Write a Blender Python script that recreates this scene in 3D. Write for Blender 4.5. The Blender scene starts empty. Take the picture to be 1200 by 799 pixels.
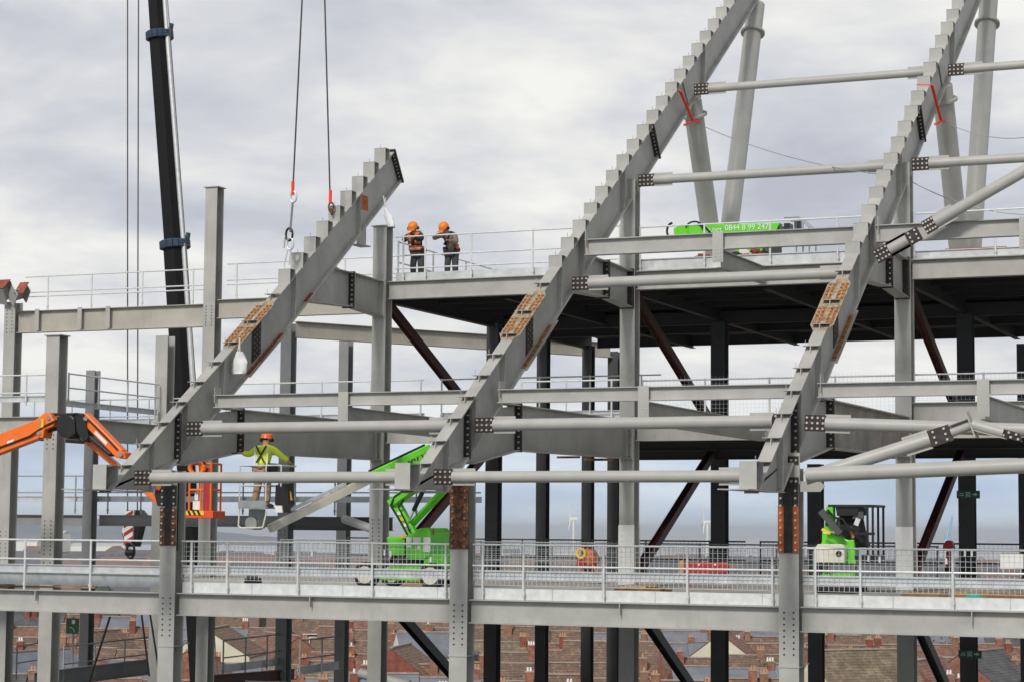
import bpy, bmesh, math, random
from mathutils import Vector, Matrix
random.seed(7)
S = bpy.context.scene
COL = S.collection
# ------------------------------------------------------------ camera
FPX, YAW, PITCH, ROLL = 2492.7, -0.40175, 0.0889, 0.00832
CAM = Vector((27.371, -43.807, 1.53))
_f = Vector((math.sin(YAW)*math.cos(PITCH), math.cos(YAW)*math.cos(PITCH), math.sin(PITCH)))
_r = Vector((math.cos(YAW), -math.sin(YAW), 0)); _u = _r.cross(_f)
_c, _s = math.cos(ROLL), math.sin(ROLL)
CR = _r*_c + _u*_s; CU = _u*_c - _r*_s; CF = _f
cd = bpy.data.cameras.new('camera'); cam = bpy.data.objects.new('camera', cd); COL.objects.link(cam)
cd.sensor_width = 36; cd.lens = FPX/1200*36; cd.clip_start = 1; cd.clip_end = 90000
cam.matrix_world = Matrix(((CR.x, CU.x, -CF.x, CAM.x), (CR.y, CU.y, -CF.y, CAM.y), (CR.z, CU.z, -CF.z, CAM.z), (0, 0, 0, 1)))
S.camera = cam
# ------------------------------------------------------------ light
SUN_EL, SUN_AZ = math.radians(38), math.radians(181)   # azimuth clockwise from +Y
W = bpy.data.worlds.new('World'); S.world = W; W.use_nodes = True
nt = W.node_tree; N = nt.nodes; L = nt.links; N.clear()
out = N.new('ShaderNodeOutputWorld')
sky = N.new('ShaderNodeTexSky'); sky.sky_type = 'NISHITA'; sky.sun_disc = False
sky.sun_elevation = SUN_EL; sky.sun_rotation = SUN_AZ; sky.air_density = 1.0; sky.dust_density = 0.6; sky.ozone_density = 2.0
bgs = N.new('ShaderNodeBackground'); bgs.inputs[1].default_value = 0.15
L.new(sky.outputs[0], bgs.inputs[0])
sv_ = N.new('ShaderNodeVectorMath'); sv_.operation = 'ADD'; sv_.inputs[1].default_value = (0, 0, .16)
sn_ = N.new('ShaderNodeVectorMath'); sn_.operation = 'NORMALIZE'; L.new(sv_.outputs[0], sn_.inputs[0]); L.new(sn_.outputs[0], sky.inputs[0])
tc = N.new('ShaderNodeTexCoord'); L.new(tc.outputs['Generated'], sv_.inputs[0]); sep = N.new('ShaderNodeSeparateXYZ'); L.new(tc.outputs['Generated'], sep.inputs[0])
def math_(op, a, b=None, clamp=False):
    n = N.new('ShaderNodeMath'); n.operation = op; n.use_clamp = clamp
    for i, v in enumerate((a, b)):
        if v is None: continue
        if isinstance(v, (int, float)): n.inputs[i].default_value = v
        else: L.new(v, n.inputs[i])
    return n.outputs[0]
zc = math_('MAXIMUM', sep.outputs[2], 0.0)
den = math_('ADD', zc, 0.24)
cb = N.new('ShaderNodeCombineXYZ')
L.new(math_('DIVIDE', sep.outputs[0], den), cb.inputs[0]); L.new(math_('DIVIDE', sep.outputs[1], den), cb.inputs[1])
L.new(math_('MULTIPLY', zc, 2.0), cb.inputs[2])
def noise(sc, det, rough, vec, dist=0.0):
    n = N.new('ShaderNodeTexNoise'); n.inputs['Scale'].default_value = sc; n.inputs['Detail'].default_value = det
    n.inputs['Roughness'].default_value = rough; n.inputs['Distortion'].default_value = dist; L.new(vec, n.inputs['Vector']); return n.outputs['Fac']
def ramp(fac, stops):
    r = N.new('ShaderNodeValToRGB'); cr = r.color_ramp
    while len(cr.elements) > 1: cr.elements.remove(cr.elements[-1])
    cr.elements[0].position = stops[0][0]; cr.elements[0].color = (*stops[0][1], 1)
    for p, c in stops[1:]:
        e = cr.elements.new(p); e.color = (*c, 1)
    L.new(fac, r.inputs[0]); return r.outputs[0]
n1 = noise(1.9, 9, 0.54, cb.outputs[0], 0.3)
n2 = noise(4.2, 8, 0.55, cb.outputs[0], 0.2)
cl = math_('ADD', math_('MULTIPLY', n1, 0.7), math_('MULTIPLY', n2, 0.3))
cloud0 = ramp(cl, [(0.36, (0.50, 0.525, 0.59)), (0.43, (0.60, 0.62, 0.675)), (0.49, (0.71, 0.72, 0.75)), (0.545, (0.84, 0.84, 0.82)), (0.60, (0.95, 0.94, 0.90))])
mz = N.new('ShaderNodeMapRange'); mz.interpolation_type = 'SMOOTHSTEP'; L.new(zc, mz.inputs[0])   # sky overhead, out of view, dimmed to cut the fill light
mz.inputs[1].default_value = .28; mz.inputs[2].default_value = .8; mz.inputs[3].default_value = 1.0; mz.inputs[4].default_value = .62
vm = N.new('ShaderNodeVectorMath'); vm.operation = 'SCALE'; L.new(cloud0, vm.inputs[0]); L.new(mz.outputs[0], vm.inputs['Scale']); cloud = vm.outputs[0]
bgc = N.new('ShaderNodeBackground'); bgc.inputs[1].default_value = 1.0; L.new(cloud, bgc.inputs[0])
# share of cloud cover: the clear strip lies low over the sea
n3 = noise(3.0, 6, 0.6, cb.outputs[0], 0.6)
zz = math_('ADD', zc, math_('MULTIPLY', math_('SUBTRACT', n3, 0.5), 0.06))
mr = N.new('ShaderNodeMapRange'); mr.interpolation_type = 'SMOOTHSTEP'
L.new(zz, mr.inputs[0]); mr.inputs[1].default_value = 0.022; mr.inputs[2].default_value = 0.075
mr.inputs[3].default_value = 0.58; mr.inputs[4].default_value = 0.97
mix = N.new('ShaderNodeMixShader'); L.new(mr.outputs[0], mix.inputs[0]); L.new(bgs.outputs[0], mix.inputs[1]); L.new(bgc.outputs[0], mix.inputs[2])
L.new(mix.outputs[0], out.inputs[0])
sd = bpy.data.lights.new('sun', 'SUN'); sd.energy = 2.6; sd.angle = math.radians(10); sd.color = (1, .95, .88)
sun = bpy.data.objects.new('sun', sd); COL.objects.link(sun)
_sv = Vector((math.sin(SUN_AZ)*math.cos(SUN_EL), math.cos(SUN_AZ)*math.cos(SUN_EL), math.sin(SUN_EL)))
sun.rotation_euler = _sv.to_track_quat('Z', 'Y').to_euler(); sun.location = (0, -30, 60)
S.view_settings.view_transform = 'Standard'; S.view_settings.look = 'None'; S.view_settings.gamma = 1
S.view_settings.exposure = 0.0; S.view_settings.use_curve_mapping = False
S.render.engine = 'CYCLES'
S.cycles.max_bounces = 5; S.cycles.diffuse_bounces = 3
# ------------------------------------------------------------ where a photographed point lies on a known plane
def ray(x, y): return CR*((x-600)/FPX) - CU*((y-399.5)/FPX) + CF
def onX(x, y, X): d = ray(x, y); return CAM + d*((X-CAM.x)/d.x)
def onY(x, y, Y): d = ray(x, y); return CAM + d*((Y-CAM.y)/d.y)
def onZ(x, y, Z): d = ray(x, y); return CAM + d*((Z-CAM.z)/d.z)
def proj(p):
    d = Vector(p)-CAM; z = d.dot(CF); return 600+FPX*d.dot(CR)/z, 399.5-FPX*d.dot(CU)/z, z
def V(*a): return Vector(a)
# ------------------------------------------------------------ materials
MATS = {}
def mat(name, col, rough=.55, metal=0.0, var=.06, scale=1.5, col2=None, cut=None, bump=0, spec=.4, stain=None, wave=None):
    """plain painted or weathered surface: base colour with low-contrast procedural mottling, optional second colour in patches"""
    if name in MATS: return MATS[name]
    m = bpy.data.materials.new(name); m.use_nodes = True; n_ = m.node_tree.nodes; l_ = m.node_tree.links
    b = n_['Principled BSDF']; b.inputs['Roughness'].default_value = rough; b.inputs['Metallic'].default_value = metal
    b.inputs['Specular IOR Level'].default_value = spec
    t = n_.new('ShaderNodeTexCoord'); no = n_.new('ShaderNodeTexNoise'); no.inputs['Scale'].default_value = scale
    no.inputs['Detail'].default_value = 6; no.inputs['Roughness'].default_value = .62
    l_.new(t.outputs['Object'], no.inputs['Vector'])
    r = n_.new('ShaderNodeValToRGB'); e = r.color_ramp.elements
    lo = [c*(1-var*2) for c in col]; hi = [min(1, c*(1+var*2)) for c in col]
    e[0].position = .3; e[0].color = (*lo, 1); e[1].position = .7; e[1].color = (*hi, 1)
    l_.new(no.outputs['Fac'], r.inputs[0]); cur = r.outputs[0]
    if col2:
        n2_ = n_.new('ShaderNodeTexNoise'); n2_.inputs['Scale'].default_value = scale*2.3; n2_.inputs['Detail'].default_value = 8
        n2_.inputs['Roughness'].default_value = .7; l_.new(t.outputs['Object'], n2_.inputs['Vector'])
        mr_ = n_.new('ShaderNodeMapRange'); c0 = cut or .55
        mr_.inputs[1].default_value = c0-.04; mr_.inputs[2].default_value = c0+.06; l_.new(n2_.outputs['Fac'], mr_.inputs[0])
        mx = n_.new('ShaderNodeMixRGB'); mx.inputs[2].default_value = (*col2, 1); l_.new(mr_.outputs[0], mx.inputs[0]); l_.new(cur, mx.inputs[1]); cur = mx.outputs[0]
    if wave:      # (axis, scale, darker factor): courses of tiles, boards or ribs
        ax, sc_, dk = wave
        wv = n_.new('ShaderNodeTexWave'); wv.bands_direction = ax; wv.inputs['Scale'].default_value = sc_; wv.inputs['Distortion'].default_value = .6
        wv.inputs['Detail'].default_value = 2; l_.new(t.outputs['Object'], wv.inputs['Vector'])
        mr2 = n_.new('ShaderNodeMapRange'); mr2.inputs[3].default_value = dk; mr2.inputs[4].default_value = 1; mr2.inputs[1].default_value = .0; mr2.inputs[2].default_value = .45
        l_.new(wv.outputs['Fac'], mr2.inputs[0])
        mx = n_.new('ShaderNodeMixRGB'); mx.blend_type = 'MULTIPLY'; mx.inputs[0].default_value = 1; l_.new(cur, mx.inputs[1]); l_.new(mr2.outputs[0], mx.inputs[2]); cur = mx.outputs[0]
    if stain:     # thin streaks running down
        mp = n_.new('ShaderNodeMapping'); mp.inputs['Scale'].default_value = (9, 9, .6); l_.new(t.outputs['Object'], mp.inputs[0])
        n3_ = n_.new('ShaderNodeTexNoise'); n3_.inputs['Scale'].default_value = 1.2; n3_.inputs['Detail'].default_value = 5; l_.new(mp.outputs[0], n3_.inputs['Vector'])
        mr3 = n_.new('ShaderNodeMapRange'); mr3.inputs[1].default_value = .6; mr3.inputs[2].default_value = .75; mr3.inputs[4].default_value = .45; l_.new(n3_.outputs['Fac'], mr3.inputs[0])
        mx = n_.new('ShaderNodeMixRGB'); mx.inputs[2].default_value = (*stain, 1); l_.new(mr3.outputs[0], mx.inputs[0]); l_.new(cur, mx.inputs[1]); cur = mx.outputs[0]
    l_.new(cur, b.inputs['Base Color'])
    # roughness follows the mottling a little
    rr = n_.new('ShaderNodeMapRange'); rr.inputs[3].default_value = max(0, rough-.1); rr.inputs[4].default_value = min(1, rough+.1)
    l_.new(no.outputs['Fac'], rr.inputs[0]); l_.new(rr.outputs[0], b.inputs['Roughness'])
    if bump:
        bp = n_.new('ShaderNodeBump'); bp.inputs['Strength'].default_value = bump; bp.inputs['Distance'].default_value = .02
        nb = n_.new('ShaderNodeTexNoise'); nb.inputs['Scale'].default_value = scale*12; nb.inputs['Detail'].default_value = 4
        l_.new(t.outputs['Object'], nb.inputs['Vector']); l_.new(nb.outputs['Fac'], bp.inputs['Height']); l_.new(bp.outputs[0], b.inputs['Normal'])
    MATS[name] = m; return m
STEEL = mat('steel_paint', (.385, .385, .362), .5, 0, .07, 1.3, col2=(.47, .46, .43), cut=.66, stain=(.30, .285, .26))
STEELB = mat('steel_paint_beige', (.39, .37, .325), .5, 0, .08, .9, stain=(.30, .27, .22))
RAKER = mat('steel_paint_raker', (.39, .385, .365), .5, 0, .09, 1.1, col2=(.27, .22, .165), cut=.67, stain=(.29, .28, .265))
TUBE = mat('steel_paint_tube', (.39, .388, .365), .42, 0, .04, 1.8, col2=(.62, .61, .58), cut=.74)
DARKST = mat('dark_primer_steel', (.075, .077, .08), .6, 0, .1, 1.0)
INNER_SHADE = mat('inner_column_shaded', (.065, .065, .068), .65, 0, .1, 1.0, spec=.25)  # shade beneath the decks is put into this dark column colour
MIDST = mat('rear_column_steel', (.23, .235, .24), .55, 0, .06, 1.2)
BROWN = mat('red_oxide_brace', (.085, .024, .018), .6, 0, .15, 1.6)
BLACK = mat('black_paint', (.015, .015, .016), .4, 0, .1, 3)
PLATE = mat('black_splice_plate', (.022, .02, .02), .55, 0, .3, 5, col2=(.10, .045, .02), cut=.60)
BOLT = mat('zinc_bolt', (.55, .50, .45), .35, .5, .1, 20)
RUST = mat('rusty_plate', (.20, .082, .035), .85, 0, .3, 5, col2=(.055, .035, .03), cut=.50, bump=.4)
RUSTO = mat('fresh_rust_orange', (.42, .20, .065), .8, 0, .3, 6, col2=(.16, .075, .04), cut=.50, bump=.3)
REDOX = mat('red_oxide_bright', (.24, .065, .035), .7, 0, .2, 5)
GALV = mat('galvanised_steel', (.58, .60, .61), .38, .35, .07, 4)
GALVD = mat('dull_galvanised_steel', (.33, .35, .36), .5, .3, .08, 4)
WHITE = mat('white_paint', (.78, .78, .76), .5, 0, .03, 3)
CREAM = mat('cream_paint', (.66, .64, .54), .45, 0, .04, 3)
CONC = mat('concrete_floor', (.40, .39, .37), .85, 0, .12, .5, col2=(.30, .29, .27), cut=.6, bump=.2)
SOFFIT_SHADE = mat('soffit_decking_shaded', (.03, .03, .032), .6, .2, .1, 1, wave=('X', 1.05, .45))  # near-black base paints in the shade under the decking, wave draws its ribs
GREEN = mat('lime_green_paint', (.13, .62, .02), .35, 0, .05, 3, spec=.5)
GREEND = mat('dark_green_paint', (.02, .13, .03), .45, 0, .05, 3)
ORANGE = mat('orange_paint', (.86, .17, .015), .38, 0, .05, 3, spec=.5)
RED = mat('red_paint', (.38, .03, .025), .5, 0, .08, 3)
REDSL = mat('red_sling_webbing', (.85, .06, .03), .8, 0, .05, 12)
RUBBER = mat('black_rubber', (.02, .02, .02), .8, 0, .1, 10)
TIMBER = mat('raw_timber', (.46, .28, .13), .8, 0, .15, 6, wave=('Y', 2, .7))
BRICKP = mat('loose_bricks', (.30, .085, .045), .9, 0, .3, 9, col2=(.12, .05, .04), cut=.55)
ROPE = mat('wire_rope', (.13, .11, .09), .5, .6, .1, 10)
BLUE = mat('blue_clamp', (.035, .065, .10), .5, 0, .1, 6)
GLASS = mat('dark_glass', (.03, .035, .045), .12, 0, .05, 3, spec=.6)
YELLOW = mat('yellow_paint', (.85, .55, .03), .5, 0, .05, 5)
TEAL = mat('teal_tarpaulin', (.04, .42, .29), .6, 0, .12, 6)
BAG = mat('white_plastic_sack', (.72, .73, .74), .5, 0, .06, 8)
# ------------------------------------------------------------ mesh builder
class MB:
    def __init__(s): s.v = []; s.f = []; s.p = []
    def add(s, vs, fs):
        k = len(s.v); s.p.append((k, len(s.f))); s.v += [tuple(v) for v in vs]; s.f += [tuple(i+k for i in f) for f in fs]; return s
    def hexa(s, c):           # 8 corners: bottom ring 0-3 then top ring 4-7
        return s.add(c, [(3, 2, 1, 0), (4, 5, 6, 7), (0, 1, 5, 4), (1, 2, 6, 5), (2, 3, 7, 6), (3, 0, 4, 7)])
    def obox(s, c, a, b, d):  # centre and three half-axes
        c = Vector(c); a, b, d = Vector(a), Vector(b), Vector(d)
        return s.hexa([c-a-b-d, c+a-b-d, c+a+b-d, c-a+b-d, c-a-b+d, c+a-b+d, c+a+b+d, c-a+b+d])
    def box(s, x0, x1, y0, y1, z0, z1):
        return s.hexa([(x0, y0, z0), (x1, y0, z0), (x1, y1, z0), (x0, y1, z0), (x0, y0, z1), (x1, y0, z1), (x1, y1, z1), (x0, y1, z1)])
    def bar(s, p, q, w, h, up=(0, 0, 1)):   # rectangular bar, w sideways, h along up
        p, q = Vector(p), Vector(q); d = (q-p).normalized(); up = Vector(up); sd_ = d.cross(up)
        if sd_.length < 1e-4: sd_ = d.cross(Vector((0, 1, 0)))
        sd_.normalize(); v = sd_.cross(d)
        a, b = sd_*w/2, v*h/2
        return s.hexa([p-a-b, p+a-b, p+a+b, p-a+b, q-a-b, q+a-b, q+a+b, q-a+b])
    def tube(s, p, q, r, n=12, r2=None, cap=True):
        p, q = Vector(p), Vector(q); d = (q-p).normalized(); a = d.orthogonal().normalized(); b = d.cross(a); r2 = r if r2 is None else r2
        ring = lambda c, rr: [c+(a*math.cos(2*math.pi*i/n)+b*math.sin(2*math.pi*i/n))*rr for i in range(n)]
        fs = [(i, (i+1) % n, n+(i+1) % n, n+i) for i in range(n)]
        if cap: fs += [tuple(range(n-1, -1, -1)), tuple(range(n, 2*n))]
        return s.add(ring(p, r)+ring(q, r2), fs)
    def path(s, pts, r, n=6):
        for i in range(len(pts)-1): s.tube(pts[i], pts[i+1], r, n)
        return s
    def prism(s, poly, ax, t0, t1):         # polygon of 2 coords, extruded along axis 'X','Y','Z'
        f = {'X': lambda u, w, t: (t, u, w), 'Y': lambda u, w, t: (u, t, w), 'Z': lambda u, w, t: (u, w, t)}[ax]
        n = len(poly)
        return s.add([f(u, w, t0) for u, w in poly]+[f(u, w, t1) for u, w in poly],
                     [tuple(range(n-1, -1, -1)), tuple(range(n, 2*n))]+[(i, (i+1) % n, n+(i+1) % n, n+i) for i in range(n)])
    def disc(s, c, nrm, r, h, n=6):
        c = Vector(c); nrm = Vector(nrm).normalized(); return s.tube(c-nrm*.001, c+nrm*h, r, n)
    def ibeam(s, p, q, h, b, tf=.022, tw=.014, up=(0, 0, 1), align=0, ends=False):
        """I-section from p to q; h deep along up, flanges b wide; align 1: p,q on the top face"""
        p, q = Vector(p), Vector(q); d = (q-p).normalized(); up = Vector(up); sd_ = d.cross(up).normalized(); v = sd_.cross(d)
        o = -v*h/2 if align else Vector((0, 0, 0)); p, q = p+o, q+o
        for k in (1, -1):
            c0, c1 = p+v*k*(h/2-tf/2), q+v*k*(h/2-tf/2)
            s.hexa([c0-sd_*b/2-v*tf/2, c0+sd_*b/2-v*tf/2, c0+sd_*b/2+v*tf/2, c0-sd_*b/2+v*tf/2, c1-sd_*b/2-v*tf/2, c1+sd_*b/2-v*tf/2, c1+sd_*b/2+v*tf/2, c1-sd_*b/2+v*tf/2])
        hh = h/2-tf-.0005; t = tw/2
        s.hexa([p-sd_*t-v*hh, p+sd_*t-v*hh, p+sd_*t+v*hh, p-sd_*t+v*hh, q-sd_*t-v*hh, q+sd_*t-v*hh, q+sd_*t+v*hh, q-sd_*t+v*hh])
        if ends:
            for e, g in ((p, -1), (q, 1)): s.obox(e+d*g*.011, sd_*b/2, v*h/2, d*.01)
        return s
    def stiff(s, p, q, t, h, b, tf=.022, up=(0, 0, 1), align=1, only=0):
        """pair of web stiffener plates at fraction t along the member"""
        p, q = Vector(p), Vector(q); d = (q-p).normalized(); up = Vector(up); sd_ = d.cross(up).normalized(); v = sd_.cross(d)
        c = p.lerp(q, t) + (-v*h/2 if align else Vector((0, 0, 0)))
        for k in (1, -1):
            if only and k != only: continue
            s.obox(c+sd_*k*(b/4+.004), sd_*(b/4-.008), v*(h/2-tf-.001), d*.007)
        return s
def mesh(name, mb, m, parent=None, smooth=False, bevel=0):
    me = bpy.data.meshes.new(name); me.from_pydata(mb.v, [], mb.f); me.update()
    bm = bmesh.new(); bm.from_mesh(me); bmesh.ops.recalc_face_normals(bm, faces=bm.faces); bm.to_mesh(me); bm.free()
    me.materials.append(m)
    o = bpy.data.objects.new(name, me); COL.objects.link(o)
    if parent: o.parent = parent
    if smooth:
        me.polygons.foreach_set('use_smooth', [True]*len(me.polygons))
        try: me.set_sharp_from_angle(angle=math.radians(35))
        except Exception: pass
    if bevel:
        md = o.modifiers.new('bevel', 'BEVEL'); md.width = bevel; md.segments = 2; md.limit_method = 'ANGLE'
    return o
USED = {}
def tag(o, label=None, cat=None, group=None, kind=None):
    if label:
        USED[label] = USED.get(label, 0)+1; o['label'] = label
    if cat: o['category'] = cat
    if group: o['group'] = group
    if kind: o['kind'] = kind
    return o
def thing(name, label, cat, loc=(0, 0, 0), group=None):
    o = bpy.data.objects.new(name, None); o.empty_display_size = .2; COL.objects.link(o); o.location = loc
    return tag(o, label, cat, group)
SPLIT = {'web_stiffener', 'end_plate', 'cleat_plate', 'splice_plate', 'fin_plate', 'bolted_end_plate', 'data_label', 'leg', 'flange', 'stub_flange', 'painted_splice_plate', 'inner_splice_plate', 'rust_strip', 'flange_splice_strip', 'end_gusset', 'warning_label', 'reflective_band', 'reflector', 'joint', 'track', 'verge_board', 'chimney_pot', 'bolted_flange', 'tie_bar', 'trough_lip', 'branch'}
def part(name, mb, m, parent, smooth=False, bevel=0, label=None):
    """mb is written in world coordinates; the parent's offset is taken off"""
    if name == 'bolts': name = 'bolt'
    if (name in SPLIT or name == 'bolt') and len(mb.p) > 1:
        for i, (v0, f0) in enumerate(mb.p):
            v1, f1 = mb.p[i+1] if i+1 < len(mb.p) else (len(mb.v), len(mb.f)); q = MB(); q.v = mb.v[v0:v1]; q.f = [tuple(j-v0 for j in f) for f in mb.f[f0:f1]]; o = part(name, q, m, parent, smooth, bevel, label)
        return o
    p = parent; off = Vector((0, 0, 0))
    while p is not None: off += Vector(p.location); p = p.parent
    mb.v = [tuple(Vector(v)-off) for v in mb.v]
    o = mesh(name, mb, m, parent, smooth, bevel)
    if label: o['label'] = label
    return o
def text_mesh(name, s, size, origin, right, up, m, parent, depth=.004, bold=0.0):
    cu = bpy.data.curves.new(name, 'FONT'); cu.body = s; cu.size = size; cu.extrude = depth; cu.offset = bold
    cu.align_x = 'CENTER'; cu.align_y = 'CENTER'
    t = bpy.data.objects.new(name, cu); COL.objects.link(t)
    bpy.context.view_layer.update()
    me = bpy.data.meshes.new_from_object(t.evaluated_get(bpy.context.evaluated_depsgraph_get()))
    bpy.data.objects.remove(t); bpy.data.curves.remove(cu)
    r_, u_ = Vector(right).normalized(), Vector(up).normalized(); n_ = r_.cross(u_)
    M = Matrix(((r_.x, u_.x, n_.x, origin[0]), (r_.y, u_.y, n_.y, origin[1]), (r_.z, u_.z, n_.z, origin[2]), (0, 0, 0, 1)))
    off = Vector((0, 0, 0)); p = parent
    while p is not None: off += Vector(p.location); p = p.parent
    me.transform(Matrix.Translation(-off) @ M); me.materials.clear(); me.materials.append(m)
    o = bpy.data.objects.new(name, me); COL.objects.link(o); o.parent = parent
    return o
# ============================================================ SETTING: terrain, sea
GZ = -18.0
FW = Vector((math.sin(YAW), math.cos(YAW), 0)); RT = Vector((math.cos(YAW), -math.sin(YAW), 0))
def wpt(s, d, z=0): p = CAM + RT*s + FW*d; return Vector((p.x, p.y, z))
GROUND = mat('ground_earth', (.13, .125, .11), .95, 0, .2, .05, col2=(.08, .10, .05), cut=.55)
def gheight(d):
    if d < 520: return GZ
    t = min(1, (d-520)/3600); return GZ + (-66-GZ)*(t*t*(3-2*t))
mb = MB(); ds = [-150, 0, 150, 300, 520, 800, 1200, 1700, 2300, 3000, 3700, 4300]; ss = [-1, -.6, -.3, 0, .3, .6, 1]
for i, d in enumerate(ds):
    for s in ss: mb.v.append(tuple(wpt(s*(400+abs(d)*.8), d, gheight(d))))
n = len(ss)
for i in range(len(ds)-1):
    for j in range(n-1): mb.f.append((i*n+j, i*n+j+1, (i+1)*n+j+1, (i+1)*n+j))
tag(mesh('ground', mb, GROUND), kind='structure')
SEA = mat('sea_water', (.44, .46, .50), .5, 0, .05, .0012)
mb = MB(); q = [wpt(-14000, 4200, -62), wpt(14000, 4200, -62), wpt(14000, 36000, -62), wpt(-14000, 36000, -62)]
mb.add(q, [(0, 1, 2, 3)]); tag(mesh('sea', mb, SEA), kind='structure')
hz = bpy.data.materials.new('haze_air'); hz.use_nodes = True; hn = hz.node_tree.nodes; hn.clear(); ho = hn.new('ShaderNodeOutputMaterial'); hv = hn.new('ShaderNodeVolumePrincipled')
hv.inputs['Color'].default_value = (.86, .91, 1, 1); hv.inputs['Density'].default_value = .00007; hv.inputs['Anisotropy'].default_value = .2; hz.node_tree.links.new(hv.outputs[0], ho.inputs['Volume'])
cs = [wpt(-15500, -400), wpt(15500, -400), wpt(15500, 37000), wpt(-15500, 37000)]
hb = MB().hexa([Vector((c.x, c.y, -68)) for c in cs]+[Vector((c.x, c.y, 90)) for c in cs]); tag(mesh('haze', hb, hz), kind='stuff')
# far shore hills on the left
HILL = mat('far_hills', (.10, .13, .17), .95, 0, .2, .002, col2=(.17, .17, .17), cut=.55)
mb = MB(); rnd = random.Random(3); cols = 60
for i in range(cols+1):
    px = -120+i*(460/cols); t = i/cols
    hgt = 45 + 60*max(0, math.sin(min(1, max(0, (px+60)/300))*math.pi))*(.7+.3*math.sin(px*.05)) + rnd.uniform(-7, 7)
    hgt *= max(.05, min(1, (345-px)/150))
    for d, k in ((8200, 0), (9000, .6), (9800, 1), (11500, .3)):
        p = CAM + ray(px, 600)*(d); mb.v.append((p.x, p.y, -62 + (hgt+20)*k))
for i in range(cols):
    for j in range(3): mb.f.append((i*4+j, (i+1)*4+j, (i+1)*4+j+1, i*4+j+1))
tag(mesh('hills', mb, HILL, smooth=True), kind='structure')
# ============================================================ COLUMNS
def column(x, y, z0, z1, label, m=STEEL, w=.43, d=.42, cap=False, holes=(), group=None, cat='column', name='steel_column', white=None, side=True):
    t = thing(name, label, cat, (x, y, z0), group)
    b = MB().ibeam((x, y, z0), (x, y, z1), d, w, .026, .018, up=(0, 1, 0)); part('shaft', b, m, t)
    if cap:
        b = MB().box(x-w*.62, x+w*.62, y-d*.62, y+d*.62, z1+.001, z1+.03); part('cap_plate', b, m, t)
    if holes:
        b = MB()
        for (a, c, st) in holes:
            k = int(round((c-a)/st))
            for i in range(k+1):
                for sx in (-1, 1): b.disc((x+sx*w*.24, y-d/2, a+i*st), (0, -1, 0), .021, .006, 8)
                if side: b.disc((x+w/2+.0, y-d/2+.013, a+i*st), (1, 0, 0), .01, .004, 6)
        part('bolt_holes', b, BLACK, t)
    if white:
        a, c = white
        b = MB().box(x-w*.53, x+w*.53, y-d/2-.024, y-d/2-.002, a, c); b.box(x-w*.53, x+w*.53, y+d/2+.002, y+d/2+.024, a, c); b.box(x+.012, x+.03, y-d/2+.03, y+d/2-.03, a, c)
        part('painted_splice_plate', b, WHITE, t)
        b = MB(); i = 0; z = a+.08
        while z < c-.05:
            for sx in (-1, 1): b.disc((x+sx*w*.30, y-d/2-.024, z), (0, -1, 0), .02, .02, 6)
            z += .14
        part('bolts', b, WHITE, t)
    return t
FC = [(0, 'left'), (7.6, 'middle'), (15.2, 'right')]
HOW = {0: 'under the raker the crane holds', 7.6: 'under the middle raker', 15.2: 'under the right-hand raker'}
for X, nm in FC:
    t = column(X, 0, GZ, 2.9, 'light grey front column with %s splice plates %s' % ({0: 'brown', 7.6: 'rust-orange', 15.2: 'black and orange'}[X], HOW[X]),
               holes=[(-1.0, -.12, .125)], group='front columns under the rakers', side=False)
    w, d = .43, .42
    # splice plates above the floor
    pm = {0: RUST, 7.6: RUST, 15.2: REDOX}[X]
    b = MB()
    if X == 15.2:
        b.box(X-w/2-.012, X-.10, -d/2-.03, -d/2-.002, 1.12, 2.10); b.box(X+.10, X+w/2+.012, -d/2-.03, -d/2-.002, 1.12, 2.10)
    elif X == 0:
        b.box(X-w/2-.005, X-.09, -d/2-.03, -d/2-.002, 1.12, 2.02); b.box(X+.09, X+w/2+.005, -d/2-.03, -d/2-.002, 1.12, 2.02)
    else: b.box(X-w/2-.012, X+w/2+.012, -d/2-.03, -d/2-.002, 1.12, 2.55)
    part('splice_plate', b, pm if X != 15.2 else mat('orange_brown_plate', (.42, .11, .035), .8, 0, .2, 6), t)
    b = MB()
    if X == 15.2: b.box(X-.097, X+.097, -d/2-.028, -d/2-.002, 1.12, 2.55); b.box(X-w/2, X-.10, -d/2-.027, -d/2-.002, 2.102, 2.55); b.box(X+.10, X+w/2, -d/2-.027, -d/2-.002, 2.102, 2.55)
    if X == 0: b.box(X-.087, X+.087, -d/2-.026, -d/2-.002, 1.12, 2.05); b.box(X-w/2, X+w/2, -d/2-.029, -d/2-.002, 2.052, 2.55)
    b.box(X+.011, X+.03, -d/2+.03, d/2-.03, 1.0, 2.6)
    b.box(X+w/2-.16, X+w/2-.002, -d/2+.028, -d/2+.045, 1.0, 2.6)
    part('inner_splice_plate', b, PLATE, t)
    b = MB(); z = 1.18
    while z < 2.5:
        for sx in (-.16, .16) if X != 7.6 else (-.15, .15): b.disc((X+sx, -d/2-.03, z), (0, -1, 0), .026, .03, 6)
        if X == 15.2: pass
        for yy in (-.08, .06): b.disc((X+.03, yy, z), (1, 0, 0), .022, .03, 6)
        z += .155
    part('bolts', b, BOLT if X != 7.6 else mat('rusty_bolt', (.30, .20, .13), .6, .2, .2, 20), t)
    b = MB().box(X-w/2-.012, X+w/2+.012, -d/2-.016, d/2+.016, -1.27, -1.235); b.box(X-.1, X+.27, .23, .42, -1.22, -1.19)
    part('splice_ledge', b, STEEL, t)
ZT3 = 8.65; ZT2 = 4.55
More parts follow.
